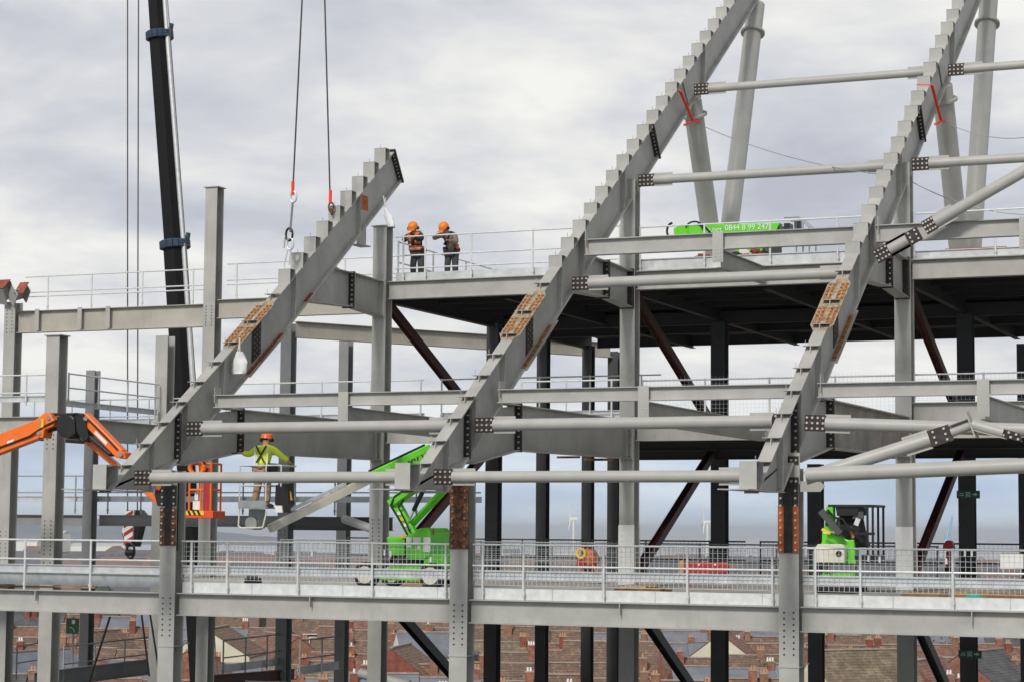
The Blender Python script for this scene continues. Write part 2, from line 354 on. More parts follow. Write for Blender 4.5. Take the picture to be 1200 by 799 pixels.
# second row, Y = 11
holesB = [(.35, 1.35, .12)]
column(0, 11, GZ, 10.25, 'tall light grey capped column just left of the two men at the rail', cap=True, holes=[(.55, 1.85, .115), (3.6, 4.5, .13), (7.75, 8.6, .13)], group='second row of tall columns')
column(7.6, 11, GZ, 11.2, 'light grey second-row column with white painted foot, behind the middle raker', holes=[(3.6, 4.5, .13), (7.75, 8.6, .13)], white=(.1, 1.72), group='second row of tall columns')
column(15.2, 11, GZ, 11.2, 'light grey second-row column with white painted foot, behind the right-hand raker', holes=[(3.6, 4.5, .13), (7.75, 8.6, .13)], white=(.1, 1.72), group='second row of tall columns')
column(-7.6, 5.9, GZ, 6.85, 'wide grey column with flat cap, crossed by the orange boom', cap=True, holes=[(.55, 1.75, .115), (3.7, 4.5, .13)], m=STEEL)
column(-7.6, 11.5, GZ, 7.35, 'short grey column stub top just left of the black crane boom', m=STEEL)
column(-7.6, 14.2, GZ, 12.3, 'tall free-standing grey column with cap plate right of the black crane boom', cap=True, holes=[(7.9, 8.5, .1)], m=STEEL)
column(-15.2, 14.2, GZ, 8.9, 'leftmost grey column carrying two cut rust-red stubs on top', m=STEEL, holes=[(.2, 1.4, .13), (7.9, 8.6, .12)])
# rear rows: darker
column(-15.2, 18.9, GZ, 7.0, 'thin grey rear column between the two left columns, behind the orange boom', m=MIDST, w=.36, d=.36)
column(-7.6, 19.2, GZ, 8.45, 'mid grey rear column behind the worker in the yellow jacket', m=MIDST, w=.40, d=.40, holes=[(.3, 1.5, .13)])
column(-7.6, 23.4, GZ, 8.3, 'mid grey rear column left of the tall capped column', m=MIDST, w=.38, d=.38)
column(0, 19.2, GZ, 8.2, 'dark rear column just right of the middle raker foot, first of the dark columns', m=INNER_SHADE, w=.42, d=.40, holes=[(.3, 1.5, .13)])
column(0, 23.4, GZ, 8.2, 'dark narrow rear column, second of the dark columns right of the middle raker', m=INNER_SHADE, w=.36, d=.36)
column(0, 27.7, GZ, 8.2, 'dark narrow rear column standing just right of the far wind turbine', m=INNER_SHADE, w=.36, d=.36)
column(0, 30.4, GZ, 8.2, 'dark rear column touching the left side of the white-footed middle column', m=INNER_SHADE, w=.40, d=.38)
column(7.6, 19.2, GZ, 8.0, 'black rear column behind the red barrier', m=INNER_SHADE, w=.45, d=.42, holes=[(1.3, 2.0, .13)])
column(7.6, 30.6, GZ, 4.0, 'black lower rear column left of the green cab machine', m=INNER_SHADE, w=.5, d=.45)
column(15.2, 19.2, GZ, 8.0, 'black rear column carrying the two green exit-style signs', m=INNER_SHADE, w=.45, d=.42)
column(15.2, 29.4, GZ, 8.0, 'black rear column cut by the right edge of the picture', m=INNER_SHADE, w=.42, d=.42)
# ============================================================ RAKERS
CUR = [0]
ZT = lambda y: 6.90+.74*(y-3.77) if CUR[0] else 4.36+.69*y
ZB = lambda y: ZT(y)-1.17
DN = Vector((0, 1, .69)).normalized(); NN = Vector((0, -.69, 1)).normalized()
def gus(b, bb, x, y, z, sx, w, h=.34, rows=3, cols=4):
    """bolted lap plates facing forward, w long from x in direction sx"""
    x0, x1 = sorted((x, x+sx*w)); b.box(x0, x1, y-.028, y-.010, z-h/2, z+h/2); b.box(x0, x1, y+.010, y+.028, z-h/2, z+h/2)
    for i in range(cols):
        for j in range(rows): bb.disc((x0+(x1-x0)*(i+.5)/cols, y-.028, z-h/2+h*(j+.5)/rows), (0, -1, 0), .028, .028, 6)
TUBES = [('T1', onX(508, 558, 7.79).y, 2.68, .125), ('T2', onX(557, 497, 7.79).y, None, .135), ('T3', onX(670, 327, 7.79).y, None, .13), ('T4', onX(748, 209, 7.79).y, None, .125), ('T5', onX(813, 105, 7.79).y, None, .12)]
TP = {}
for (k, y, z, r), (px, py) in zip(TUBES, ((700, 558), (700, 496), (800, 327.5), (900, 203), (950, 95))):
    TP[k] = (y, onY(px, py, y).z, r)
def end_plate(t, X, Y, label=None):
    """flanged joint across the girder, black plates bolted face to face"""
    h = 1.18*math.cos(math.atan(.69)); c = Vector((X, Y, (ZT(Y)+ZB(Y))/2))
    b = MB(); b.obox(c, (.185, 0, 0), NN*(h/2+.05), DN*.03); part('end_plate', b, PLATE, t)
    b = MB()
    for i in range(9):
        for sx in (-.11, .11): b.disc(c+NN*(-h/2+.06+i*(h-.1)/8)+Vector((sx, 0, 0))-DN*.03, -DN, .024, .03, 6)
    part('bolts', b, BOLT, t)
def seg(t, X, y0, y1, w=.30, m=RAKER, nose=False, cut=0.0):
    """web and two flanges of a raker length between y0 and y1"""
    b = MB()
    if nose:
        poly = [(-2.93, 2.40), (-1.15, 2.40), (-.1, ZB(-.1)), (y1, ZB(y1)), (y1, ZT(y1)-.03), (-2.90, ZT(-2.90)-.03)]
    else: poly = [(y0, ZB(y0)+.03), (y1+cut, ZB(y1+cut)+.03), (y1, ZT(y1)-.03), (y0, ZT(y0)-.03)]
    b.prism(poly, 'X', X-.012, X+.012); part('web', b, m, t)
    b = MB(); ya = -2.93 if nose else y0
    b.bar((X, ya, ZT(ya)-.012), (X, y1, ZT(y1)-.012), w, .034, up=(0, 0, 1)); part('top_flange', b, m, t)
    b = MB(); yb = -.1 if nose else y0
    b.bar((X, yb, ZB(yb)), (X, y1+cut, ZB(y1+cut)), w, .034, up=(0, 0, 1))
    if nose: b.bar((X, -1.14, 2.395), (X, yb-.01, ZB(yb)-.006), w, .03)
    part('bottom_flange', b, m, t)
def stiffs(t, X, ys, m=RAKER):
    b = MB()
    for y in ys:
        for k in (1, -1):
            x0, x1 = (X+.0135, X+.145) if k > 0 else (X-.145, X-.0135)
            b.hexa([(x0, y-.008, ZB(y)+.02), (x1, y-.008, ZB(y)+.02), (x1, y+.008, ZB(y)+.025), (x0, y+.008, ZB(y)+.025), (x0, y-.008, ZT(y)-.036), (x1, y-.008, ZT(y)-.036), (x1, y+.008, ZT(y)-.03), (x0, y+.008, ZT(y)-.03)])
    part('web_stiffener', b, m, t)
def bracket(t, X, y, z):
    """open-sided steel box that will carry a step"""
    b = MB(); w = .36; zf = ZT(y)+.004; yb = y+.26
    b.box(X-w/2, X+w/2, y-.007, y+.007, zf-.02, z-.014)
    b.box(X-w/2, X+w/2, y-.012, yb+.02, z-.0125, z)
    b.box(X-.01, X+.01, y+.008, y+.24, ZT(y)+.18, z-.014) if z-.014 > ZT(y+.24)+.01 else None
    b.hexa([(X-w/2, yb, ZT(yb)), (X+w/2, yb, ZT(yb)), (X+w/2, yb+.012, ZT(yb)), (X-w/2, yb+.012, ZT(yb)), (X-w/2, yb, z-.014), (X+w/2, yb, z-.014), (X+w/2, yb+.012, z-.014), (X-w/2, yb+.012, z-.014)])
    b.tube((X-.02, y+.06, z), (X-.02, y+.06, z+.11), .008, 5)
    part('step_bracket', b, STEEL, t)
def cleat(t, X, y, m=RAKER):
    z = ZT(y)+.15; b = MB()
    b.box(X-.19, X+.19, y-.02, y+.20, z, z+.014)
    b.prism([(y+.03, ZT(y+.03)+.01), (y+.20, ZT(y+.2)+.01 if ZT(y+.2)+.01 < z else z-.004), (y+.20, z-.001), (y-.02, z-.001), (y-.06, ZT(y-.06)+.01)], 'X', X-.008, X+.008)
    b.tube((X-.12, y+.02, z+.014), (X-.12, y+.02, z+.13), .007, 5)
    part('step_cleat', b, m, t)
def splice(t, X, yc=3.4, half=1.0):
    """rusty bolted cover plates over the raker joint"""
    w = .44
    b = MB()
    ys = [yc-half, yc-half+.22, yc+half-.22, yc+half]; ws = [.15, .27, .27, .15]
    vs = []
    for y, hw in zip(ys, ws):
        for sx in (-1, 1): vs += [(X+sx*hw, y, ZT(y)+.006), (X+sx*hw, y, ZT(y)+.03)]
    for i in range(3):
        a = vs[i*4:(i+1)*4]+vs[(i+1)*4:(i+2)*4]
        b.hexa([a[0], a[2], a[6], a[4], a[1], a[3], a[7], a[5]])
    part('cover_plate', b, mat('rust_stained_plate', (.30, .20, .10), .75, 0, .25, 4, col2=(.36, .35, .32), cut=.50), t)
    bb = MB(); rp = MB()
    for g, (ya, yb) in enumerate(((yc-half+.2, yc-.14), (yc+.14, yc+half-.2))):
        for sx in (-.20, -.095, .095, .20):
            rp.bar((X+sx, ya, ZT(ya)+.033), (X+sx, yb, ZT(yb)+.033), .075, .008)
            k = 5
            for i in range(k):
                y = ya+(yb-ya)*(i+.5)/k; bb.disc((X+sx, y, ZT(y)+.038), (0, -.69, 1), .024, .03, 6)
    part('rust_strip', rp, RUSTO, t); part('bolts', bb, mat('orange_bolt', (.34, .15, .06), .7, .1, .3, 14), t)
    yc = 4.2
    b = MB(); bb = MB()
    for sx in (-.10, .10):
        b.bar((X+sx, yc-half, ZB(yc-half)+.024), (X+sx, yc+half*.75, ZB(yc+half*.75)+.024), .11, .01)
        for i in range(9):
            y = yc-half+.12+i*(half*1.7/9); bb.disc((X+sx, y, ZB(y)+.03), (0, -.69, 1), .024, .045, 6)
    part('flange_splice_strip', b, REDOX if X == 0 else RUSTO, t); part('bolts', bb, mat('orange_bolt', (.34, .15, .06), .7, .1, .3, 14), t)
    b = MB().bar((X, yc-half, ZB(yc-half)-.03), (X, yc+half, ZB(yc+half)-.03), .40, .02); part('flange_cover_plate', b, STEELB, t)
    yc = 3.76
    b = MB(); b.hexa([(X+.013, yc-.22, ZB(yc-.22)+.1), (X+.03, yc-.22, ZB(yc-.22)+.1), (X+.03, yc+.22, ZB(yc+.22)+.1), (X+.013, yc+.22, ZB(yc+.22)+.1), (X+.013, yc-.22, ZT(yc-.22)-.12), (X+.03, yc-.22, ZT(yc-.22)-.12), (X+.03, yc+.22, ZT(yc+.22)-.12), (X+.013, yc+.22, ZT(yc+.22)-.12)])
    part('web_splice_plate', b, PLATE, t)
    bb = MB()
    for i in range(7):
        for y in (yc-.12, yc, yc+.12): bb.disc((X+.03, y, ZB(y)+.18+i*.13), (1, 0, 0), .02, .025, 6)
    part('bolts', bb, mat('rusty_bolt', (.30, .20, .13), .6, .2, .2, 20), t)
RN = {0: ('left-hand', 'hanging from the crane chains'), 7.6: ('middle', 'left of the green boom on the top floor'), 15.2: ('right-hand', 'the tallest at the right')}
STEP0 = 5.47
for X, (nm, ex) in RN.items():
    # ---- lower length
    CUR[0] = 0
    lo = thing('raker_girder', 'lower length of the %s raker girder, bare cleats, nose resting over the %s front column' % (nm, nm if nm == 'middle' else nm.replace('-hand', '')), 'girder', (X, 0, 3.0), 'lower raker lengths')
    seg(lo, X, -2.93, 3.73, nose=True)
    b = MB().box(X-.32, X+.30, -4.15, -2.6, 2.362, 2.382); b.prism([(X-.18, -2.6), (X+.18, -2.6), (X+.18, -1.1), (X-.18, -1.1)], 'Z', 2.362, 2.382); part('nose_plate', b, STEEL, lo)
    # open box at the very front
    b = MB(); b.box(X-.19, X+.17, -3.13, -3.12, 2.384, 2.95); b.box(X-.19, X+.17, -3.118, -2.62, 2.938, 2.95)
    b.box(X-.19, X-.18, -3.118, -2.62, 2.384, 2.936); b.box(X-.17, X+.16, -2.64, -2.63, 2.5, 2.93); part('nose_bracket', b, STEEL, lo)
    stiffs(lo, X, (-1.1, .33, 2.0))
    for i, y in enumerate((-2.25, -1.5, -.72, .05, .83, 1.62)): cleat(lo, X, y)
    # black vertical joint at the column line
    b = MB(); b.box(X-.19, X-.0135, -.05, -.02, ZB(0)-.05, ZT(0)-.08); b.box(X+.0135, X+.19, -.05, -.02, ZB(0)-.05, ZT(0)-.08)
    part('end_plate', b, PLATE, lo)
    bb = MB()
    for i in range(7):
        for sx in (-.12, .12): bb.disc((X+sx, -.05, ZB(0)+.06+i*.145), (0, -1, 0), .026, .03, 6)
    part('bolts', bb, BOLT, lo)
    # stub towards the level-two arm
    b = MB().prism([(.25, ZB(.25)-.02), (1.75, ZB(1.75)-.02), (2.9, 4.50), (2.9, 3.46), (1.6, 3.2), (.25, 3.05)], 'X', X-.011, X+.011); part('stub_web', b, RAKER, lo)
    b = MB().bar((X, 1.9, 4.515), (X, 2.9, 4.515), .34, .026); b.bar((X, .22, 3.04), (X, 2.9, 3.44), .34, .026); part('stub_flange', b, RAKER, lo)
    b = MB().box(X-.19, X+.19, 2.905, 2.93, 3.4, 4.56); part('stub_end_plate', b, PLATE, lo)
    bb = MB()
    for i in range(8):
        for sx in (-.12, .12): bb.disc((X+sx, 2.905, 3.5+i*.135), (0, -1, 0), .026, .03, 6)
    part('bolts', bb, BOLT, lo)
    if X > 0 or True: splice(lo, X)
    cleat(lo, X, 2.42); cleat(lo, X, 3.34); cleat(lo, X, 4.5)
    # ---- upper length
    CUR[0] = 1 if X == 0 else 0
    ye = 11.35 if X == 0 else 24.5
    up = thing('raker_girder', {0: 'short upper raker length with orange square patch, held by the crane chains', 7.6: 'long upper length of the middle raker with saw-tooth step brackets and red strap', 15.2: 'long upper length of the right-hand raker with saw-tooth step brackets, nearest the right edge'}[X], 'girder', (X, 3.75, ZB(3.75)), 'upper raker lengths')
    seg(up, X, 3.77, ye, cut=.52 if X == 0 else 0)
    y, z, dy, dz = (5.20, 8.36, .69, .521) if X == 0 else (STEP0, 8.43, .818, .5645)
    while y < ye-.45:
        bracket(up, X, y, z); y += dy; z += dz
    stiffs(up, X, (5.6, 9.3) if X == 0 else (5.6, 7.15, 10.2, 17.3))
    # stub for the level-three arm
    b = MB().prism([(6.5, ZB(6.5)-.02), (7.94, ZB(7.94)-.02), (8.86, 8.63), (8.86, 7.74), (6.6, 7.74-.12)], 'X', X-.011, X+.011); part('stub_web', b, RAKER, up)
    b = MB().bar((X, 7.98, 8.665), (X, 8.86, 8.665), .34, .026); b.bar((X, 6.45, 7.62), (X, 8.86, 7.73), .34, .026); part('stub_flange', b, RAKER, up)
    b = MB().box(X-.19, X+.19, 8.865, 8.895, 7.68, 8.70); part('stub_end_plate', b, PLATE, up)
    bb = MB()
    for i in range(7):
        for sx in (-.12, .12): bb.disc((X+sx, 8.865, 7.78+i*.135), (0, -1, 0), .026, .03, 6)
    part('bolts', bb, BOLT, up)
    if X == 0:
        end_plate(up, X, 11.64)
        b = MB().box(X+.0135, X+.02, 9.55, 9.98, ZB(9.8)+.38, ZB(9.8)+.80); part('paint_patch', b, mat('orange_brown_plate', (.42, .11, .035), .8, 0, .2, 6), up)
        b = MB(); b.bar((X+.02, 6.25, ZB(6.25)+.035), (X+.02, 6.6, ZB(6.6)+.035), .22, .012); part('paint_patch', b, REDOX, up)
        b = MB(); b.box(X-.17, X+.17, 9.3, 9.9, ZB(9.3)-.30, ZB(9.3)-.27); b.prism([(9.35, ZB(9.35)-.02), (9.9, ZB(9.9)-.02), (9.9, ZB(9.3)-.27), (9.35, ZB(9.3)-.27)], 'X', X-.01, X+.01); part('seat_bracket', b, RAKER, up)
    else:
        end_plate(up, X, 12.75)
        # gusset that carries the roof tube
        b = MB().prism([(15.4, ZT(15.4)-.1), (16.3, ZB(16.3)-.5), (17.2, ZB(17.2)-.35), (16.6, ZT(16.6)-.1)], 'X', X+.03, X+.05); part('gusset', b, STEEL, up)
CUR[0] = 0
t = thing('foot_gusset', 'pale gusset with two rows of four bolts where the right-hand raker meets its column', 'gusset plate', (15.2, -.25, 2.5))
b = MB().box(14.98, 15.46, -.262, -.244, 2.56, 3.22); part('plate', b, STEEL, t)
for z_ in (3.06, 2.62):
    part('splice_plate', MB().box(15.0, 15.44, -.285, -.265, z_-.085, z_+.085), PLATE, t); b = MB()
    for sx in (-.15, -.05, .07, .17): b.disc((15.22+sx, -.285, z_), (0, -1, 0), .028, .03, 6)
    part('bolts', b, BOLT, t)
part('plate', MB().prism([(15.47, 2.40), (15.9, 2.40), (16.0, 2.52), (15.9, 2.62), (15.47, 2.62)], 'Y', -.262, -.244), STEEL, t)
# arms from raker stubs to the second row of columns
for X, nm in FC:
    b = MB(); t = thing('haunch_beam', 'tapered upper arm with white bolts between the %s raker and its column, top floor height' % {'left': 'left-hand', 'middle': 'middle', 'right': 'right-hand'}[nm], 'beam', (X, 9, 8), 'upper arms behind the rakers')
    b.prism([(8.93, 7.76), (10.77, 7.66), (10.77, 8.62), (8.93, 8.66)], 'X', X-.01, X+.01); part('web', b, RAKER, t)
    b = MB(); b.bar((X, 8.93, 8.675), (X, 10.77, 8.635), .34, .026); b.bar((X, 8.93, 7.745), (X, 10.77, 7.645), .34, .026); part('flange', b, RAKER, t)
    b = MB().box(X-.19, X+.19, 8.90, 8.925, 7.70, 8.72); b.box(X-.2, X+.2, 10.755, 10.78, 7.6, 8.7); part('end_plate', b, PLATE if X else RAKER, t)
    t = thing('haunch_beam', 'long tapered lower arm, %s' % {'left': 'starting above the worker in the yellow jacket', 'middle': 'bolted to the middle white-footed column', 'right': 'bolted to the right white-footed column'}[nm], 'beam', (X, 3, 4), 'lower arms behind the rakers')
    b = MB().prism([(2.95, 3.46), (10.77, 3.54), (10.77, 4.53), (2.95, 4.50)], 'X', X-.01, X+.01); part('web', b, RAKER if X != 15.2 else mat('weathered_steel', (.30, .28, .25), .7, 0, .15, 1.5, col2=(.22, .19, .16), cut=.58), t)
    b = MB(); b.bar((X, 2.95, 4.517), (X, 10.77, 4.545), .34, .026); b.bar((X, 2.95, 3.445), (X, 10.77, 3.525), .34, .026); part('flange', b, RAKER, t)
    b = MB().box(X-.19, X+.19, 2.935, 2.955, 3.4, 4.56); part('end_plate', b, PLATE, t)
    b = MB().box(X-.2, X+.2, 10.755, 10.78, 3.48, 4.6); b.box(X+.012, X+.12, 10.55, 10.56, 3.56, 4.5); part('bolted_end_plate', b, RAKER, t)
    bb = MB()
    for i in range(7): bb.disc((X+.11, 10.754, 3.6+i*.14), (0, -1, 0), .02, .02, 6)
    part('bolts', bb, BOLT, t)
# ============================================================ TUBES
NMB = {0: 'left bay, between the left-hand and middle rakers', 1: 'right bay, between the middle and right-hand rakers'}
KN = {'T1': 'lowest', 'T2': 'second lowest', 'T3': 'third', 'T4': 'fourth', 'T5': 'topmost'}
def tube_thing(p, q, r, label, group='horizontal tubes between the rakers', g0=.46, g1=.24, plates=True, m=TUBE):
    p, q = Vector(p), Vector(q); d = (q-p).normalized(); t = thing('bracing_tube', label, 'tube', tuple(p), group)
    a, b_ = p+d*g0, q-d*g1
    part('tube_shaft', MB().tube(a, b_, r, 20), m, t, smooth=True)
    up = Vector((0, -1, 0)).cross(d).normalized()
    if up.z < 0: up = -up
    b = MB(); bb = MB()
    for e, dd, g, cols in ((p, d, g0, 4), (q, -d, g1, 2)):
        if g < .05: continue
        c = e+dd*(g/2); h = .34
        for yy in (-1, 1): b.obox(c+Vector((0, yy*.02, 0)), dd*(g/2-.004), up*h/2, Vector((0, .008, 0)))
        for i in range(cols):
            for j in range(3): bb.disc(e+dd*(g*(i+.5)/cols)+up*(-h/2+h*(j+.5)/3)+Vector((0, -.028, 0)), (0, -1, 0), .027, .026, 6)
    part('splice_plate', b, PLATE, t); part('bolts', bb, BOLT, t)
    b = MB()
    for e, dd, g in ((a, d, g0), (b_, -d, g1)):
        if g < .05: continue
        b.obox(e+dd*.25+up*(r+.03)+Vector((0, 0, 0)), dd*.27, up*.028, Vector((0, .012, 0))); b.obox(e+dd*.25-up*(r+.03), dd*.27, up*.028, Vector((0, .012, 0)))
    part('fin_plate', b, STEEL, t)
    return t
for k, (y, z, r) in TP.items():
    if k in ('T1', 'T2', 'T3'):
        if k != 'T3': tube_thing((.2, y, z), (7.6-.2, y, z), r, '%s grey tube in the %s' % (KN[k], NMB[0]))
    tube_thing((7.8, y, z), (15.2-.2, y, z), r, '%s grey tube in the %s' % (KN[k], NMB[1]))
    if k in ('T4', 'T5'):
        tube_thing((15.4, y, z), (22.6, y, z), r, '%s grey tube running off the right edge from the right-hand raker' % {'T4': 'second highest', 'T5': 'highest'}[k])
tube_thing(onY(946, 556, -2.0), onY(1206, 545, -2.0), .15, 'lowest grey tube running right from the right-hand raker, slightly rising', g0=.0, g1=0)
tube_thing(onY(943, 495, -.3), onY(1215, 504, -.3), .135, 'grey tube with bolted end running right from the black joint of the right-hand raker', g0=.46, g1=0)
a = onY(944, 560, -1.6); b_ = onY(1115, 506, -1.0)
tube_thing(a, b_, .14, 'thick grey tube slanting up to the bolted knuckle at the lower right', group='slanting tubes at the right', g0=0, g1=.46)
# knuckle at the right
t = thing('tube_knuckle', 'pale steel knuckle with fin plates joining three tubes at the lower right', 'joint', tuple(onY(1135, 500, -1.0)))
b = MB(); A = onY(1115, 506, -1.0); B = onY(1139, 497, -1.0); Cc = onY(1176, 507, -1.0)
b.tube(A, B, .10, 14); b.tube(B, Cc, .10, 14); part('branch', b, TUBE, t, smooth=True)
b = MB(); d = (B-A).normalized(); u = d.cross(Vector((0, 1, 0))).normalized(); b.obox(B, d*.012, u*.28, (0, .2, 0)); b.obox(A.lerp(B, .5)+u*.13, (B-A)*.48, u*.012, (0, .15, 0)); b.obox(B.lerp(Cc, .5)-u*.12, (Cc-B)*.5, u*.012, (0, .15, 0)); part('fin_plate', b, STEEL, t)
b = MB(); b.obox(Cc+(Cc-B)*.1, (Cc-B)*.45, u*.10, (0, .03, 0)); part('splice_plate', b, PLATE, t)
bb = MB()
for i in range(4):
    for j in (-.05, .05): bb.disc(Cc+(Cc-B)*(-.25+.23*i)+u*j+Vector((0, -.03, 0)), (0, -1, 0), .027, .03, 6)
part('bolts', bb, BOLT, t)
# slanting tube by the upper arm of the right raker
y0 = onX(1030, 300, 15.4).y
p0 = onY(1026, 302, 6.6); p1 = onY(1085, 268, 6.6); p2 = onY(1240, 178, 6.6)
tube_thing(p0, onY(1078, 273, 6.6), .13, 'short bolted tube piece on the upper right raker, crossing its column', group='slanting tubes at the right', g0=.38, g1=.34)
tube_thing(onY(1083, 268, 6.6), p2, .14, 'long grey tube slanting up to the right edge above the top beam', group='slanting tubes at the right', g0=.30, g1=0)
# big roof tubes
def big_tube(p, q, r, label, flange_t, up=None):
    p, q = Vector(p), Vector(q); d = (q-p).normalized(); t = thing('roof_tube', label, 'tube', tuple(p), 'large roof tubes')
    part('tube_shaft', MB().tube(p, q, r, 28), TUBE, t, smooth=True)
    b = MB(); c = p.lerp(q, flange_t); b.tube(c-d*.035, c-d*.003, r+.11, 28); b.tube(c+d*.003, c+d*.035, r+.11, 28); part('bolted_flange', b, STEEL, t, smooth=False)
    bb = MB(); a = d.orthogonal().normalized(); e = d.cross(a)
    for i in range(14):
        o = (a*math.cos(i*math.tau/14)+e*math.sin(i*math.tau/14))*(r+.06); bb.tube(c+o-d*.06, c+o+d*.06, .02, 6)
    part('bolts', bb, BOLT, t); return t
for X, (pf, pt, rf, rt), nm in ((7.6, ((833, 275), (811, 118), (854, 275), (886, 6)), 'middle'), (15.2, ((1122, 275), (1104, 100), (1140, 275), (1160, -20)), 'right-hand')):
    a = onX(*pf, X); b_ = onX(*pt, X); a = b_+(a-b_)*((b_.z-8.66)/(b_.z-a.z)); big_tube(a, b_, .29, 'shorter leaning grey roof tube ending at the red strap of the %s raker' % nm, .93)
    a = onX(*rf, X); b_ = onX(*rt, X); a = b_+(a-b_)*((b_.z-8.66)/(b_.z-a.z)); big_tube(a, b_, .29, 'taller pale roof tube propping the top of the %s raker' % nm, .90 if X < 10 else .86)
# red straps
for X, pts, nm in ((7.6, ((797, 107), (812, 142), (802, 147), (820, 143)), 'middle'), (15.2, ((1092, 100), (1103, 142), (1096, 146), (1107, 143)), 'right-hand')):
    b = MB(); P_ = [onX(x, y, X+.22) for x, y in pts]
    b.bar(P_[0], P_[1], .07, .05); b.bar(P_[1], P_[2], .06, .05); b.bar(P_[1], P_[3], .06, .05); b.bar(P_[0], P_[0]+Vector((-.42, 0, .04)), .07, .02)
    tag(mesh('lifting_strap', b, REDSL), 'red webbing strap slung on the %s raker above the tube flange' % nm, 'strap', 'red lifting straps')
# ============================================================ BEAMS
def beam(p, q, h, w, label, m=STEEL, st=(), hang=(), group=None, ends=False, name='steel_beam', bolts=None, align=1):
    t = thing(name, label, 'beam', tuple(p), group)
    part('section', MB().ibeam(p, q, h, w, .022, .014, align=align, ends=ends), m, t)
    if st:
        b = MB()
        for s_ in st: b.stiff(p, q, s_, .014, h, w)
        part('web_stiffener', b, m, t)
    return t
H1 = .53
BW = .30
for (a, b_, lb) in ((-16, -.225, 'light grey edge beam of the lowest floor, left of the left front column'), (.225, 7.375, 'light grey edge beam of the lowest floor, between the left and middle front columns'), (7.825, 14.975, 'light grey edge beam of the lowest floor, between the middle and right front columns'), (15.425, 24, 'light grey edge beam of the lowest floor, right of the right front column')):
    t = beam((a, 0, 0), (b_, 0, 0), H1, BW, lb, group='edge beams of the lowest floor')
    b = MB(); 
    mids = [x for x in (-11.4, -3.8, 3.8, 11.4, 19.0) if a < x < b_]
    for x in mids: b.box(x-.012, x+.012, -BW/2+.004, -.009, -H1+.27, -.024)
    part('web_stiffener', b, STEEL, t)
YB = 1.5
for (a, b_, lb) in ((.19, 7.41, 'grey beam crossing at mid height from the left-hand to the middle raker'), (7.8, 15.01, 'grey beam crossing at mid height from the middle to the right-hand raker'), (15.4, 24, 'grey beam crossing at mid height from the right-hand raker to the right edge')):
    beam((a, YB, 4.80), (b_, YB, 4.80), .32, .20, lb, st=(.01,), group='mid height crossing beams')
YB2 = onX(686, 290, 7.79).y
z2 = onY(895, 271, YB2).z; h2 = z2-onY(895, 290.5, YB2).z
for (a, b_, lb) in ((7.8, 15.01, 'grey upper crossing beam in front of the green boom'), (15.4, 24, 'grey upper crossing beam from the right-hand raker to the right edge')):
    beam((a, YB2, z2), (b_, YB2, z2), h2, .22, lb, st=(.01,), group='upper crossing beams')
# mid-bay hangers and beams running back
for x, lb in ((3.8, 'left bay'), (11.4, 'right bay'), (19.0, 'bay at the right edge')):
    t = thing('hanger_bracket', 'flat hanger plate under the mid height crossing beam, %s' % lb, 'bracket', (x, YB, 4.8), 'mid-bay hanger plates')
    b = MB().box(x-.13, x+.13, YB-.125, YB-.105, 4.02, 4.81); part('face_plate', b, STEEL, t)
    b = MB(); b.disc((x-.06, YB-.125, 4.3), (0, -1, 0), .018, .01); b.disc((x+.06, YB-.125, 4.3), (0, -1, 0), .018, .01); part('bolts', b, BOLT, t)
    beam((x, YB+.13, 4.46), (x, 10.8, 4.46), .5, .2, 'grey beam running back from the hanger plate in the %s' % lb, m=RAKER, group='mid-bay beams running back, mid height')
for x, lb in ((11.4, 'between middle and right-hand rakers'), (19.0, 'beyond the right-hand raker')):
    zz_ = z2
    t = thing('hanger_bracket', 'bolted plate on the upper crossing beam %s' % lb, 'bracket', (x, YB2, zz_), 'upper hanger plates')
    b = MB().box(x-.14, x+.14, YB2-.14, YB2-.115, z2-.75, z2+.02); part('face_plate', b, STEEL, t)
    b = MB()
    for i in range(4):
        for j in (-.06, .06): b.disc((x+j, YB2-.14, z2-.68+i*.09), (0, -1, 0), .02, .015)
    part('bolts', b, BOLT, t)
    beam((x, YB2+.12, z2-.42), (x, 10.8, 8.62), .45, .2, 'grey beam running back from the upper plate %s' % lb, m=RAKER, group='upper mid-bay beams running back')
# floor edge beams on the second column row
for X0, lb in ((0, 'left bay, under the two men'), (7.6, 'right bay, behind the middle raker'), (15.2, 'far right bay')):
    beam((X0+.225, 11, ZT3), (X0+7.375, 11, ZT3), .52, .26, 'long grey edge beam of the top floor, %s' % lb, group='edge beams of the top floor')
    beam((X0+.225, 11, 4.55 if X0 < 15 else 4.93), (X0+7.375, 11, 4.55 if X0 < 15 else 4.93), .55 if X0 < 15 else .93, .26, 'long grey edge beam of the middle floor, %s' % lb.replace('under the two men', 'below the men'), group='edge beams of the middle floor')
# left part
t = beam((-15.0, 14.2, 8.60), (-7.84, 14.2, 8.60), .72, .26, 'beige-grey beam on the left passing in front of the black crane boom', m=STEELB, group='left upper beams')
b = MB()
for x in (-13.1, -10.9, -9.6):
    x = {-13.1: onY(42, 375, 14.0).x, -10.9: onY(92, 375, 14.0).x, -9.6: onY(125, 375, 14.0).x}[x]; b.box(x-.07, x+.09, 14.03, 14.05, 7.93, 8.64)
part('cleat_plate', b, STEEL, t)
beam((-7.36, 14.2, 8.72), (-1.6, 14.2, 8.72), .6, .26, 'beige-grey beam from the tall capped column to the left-hand raker', m=STEELB, group='left upper beams')
beam((-7.4, 19.3, 8.52), (-.1, 30.2, 8.52), .55, .26, 'beige-grey beam slanting away under the top floor at centre left', m=STEELB, group='left upper beams')
t = thing('cut_stub', 'two cut girder ends with rust-red faces on the leftmost column', 'girder end', (-15.2, 14.2, 8.9))
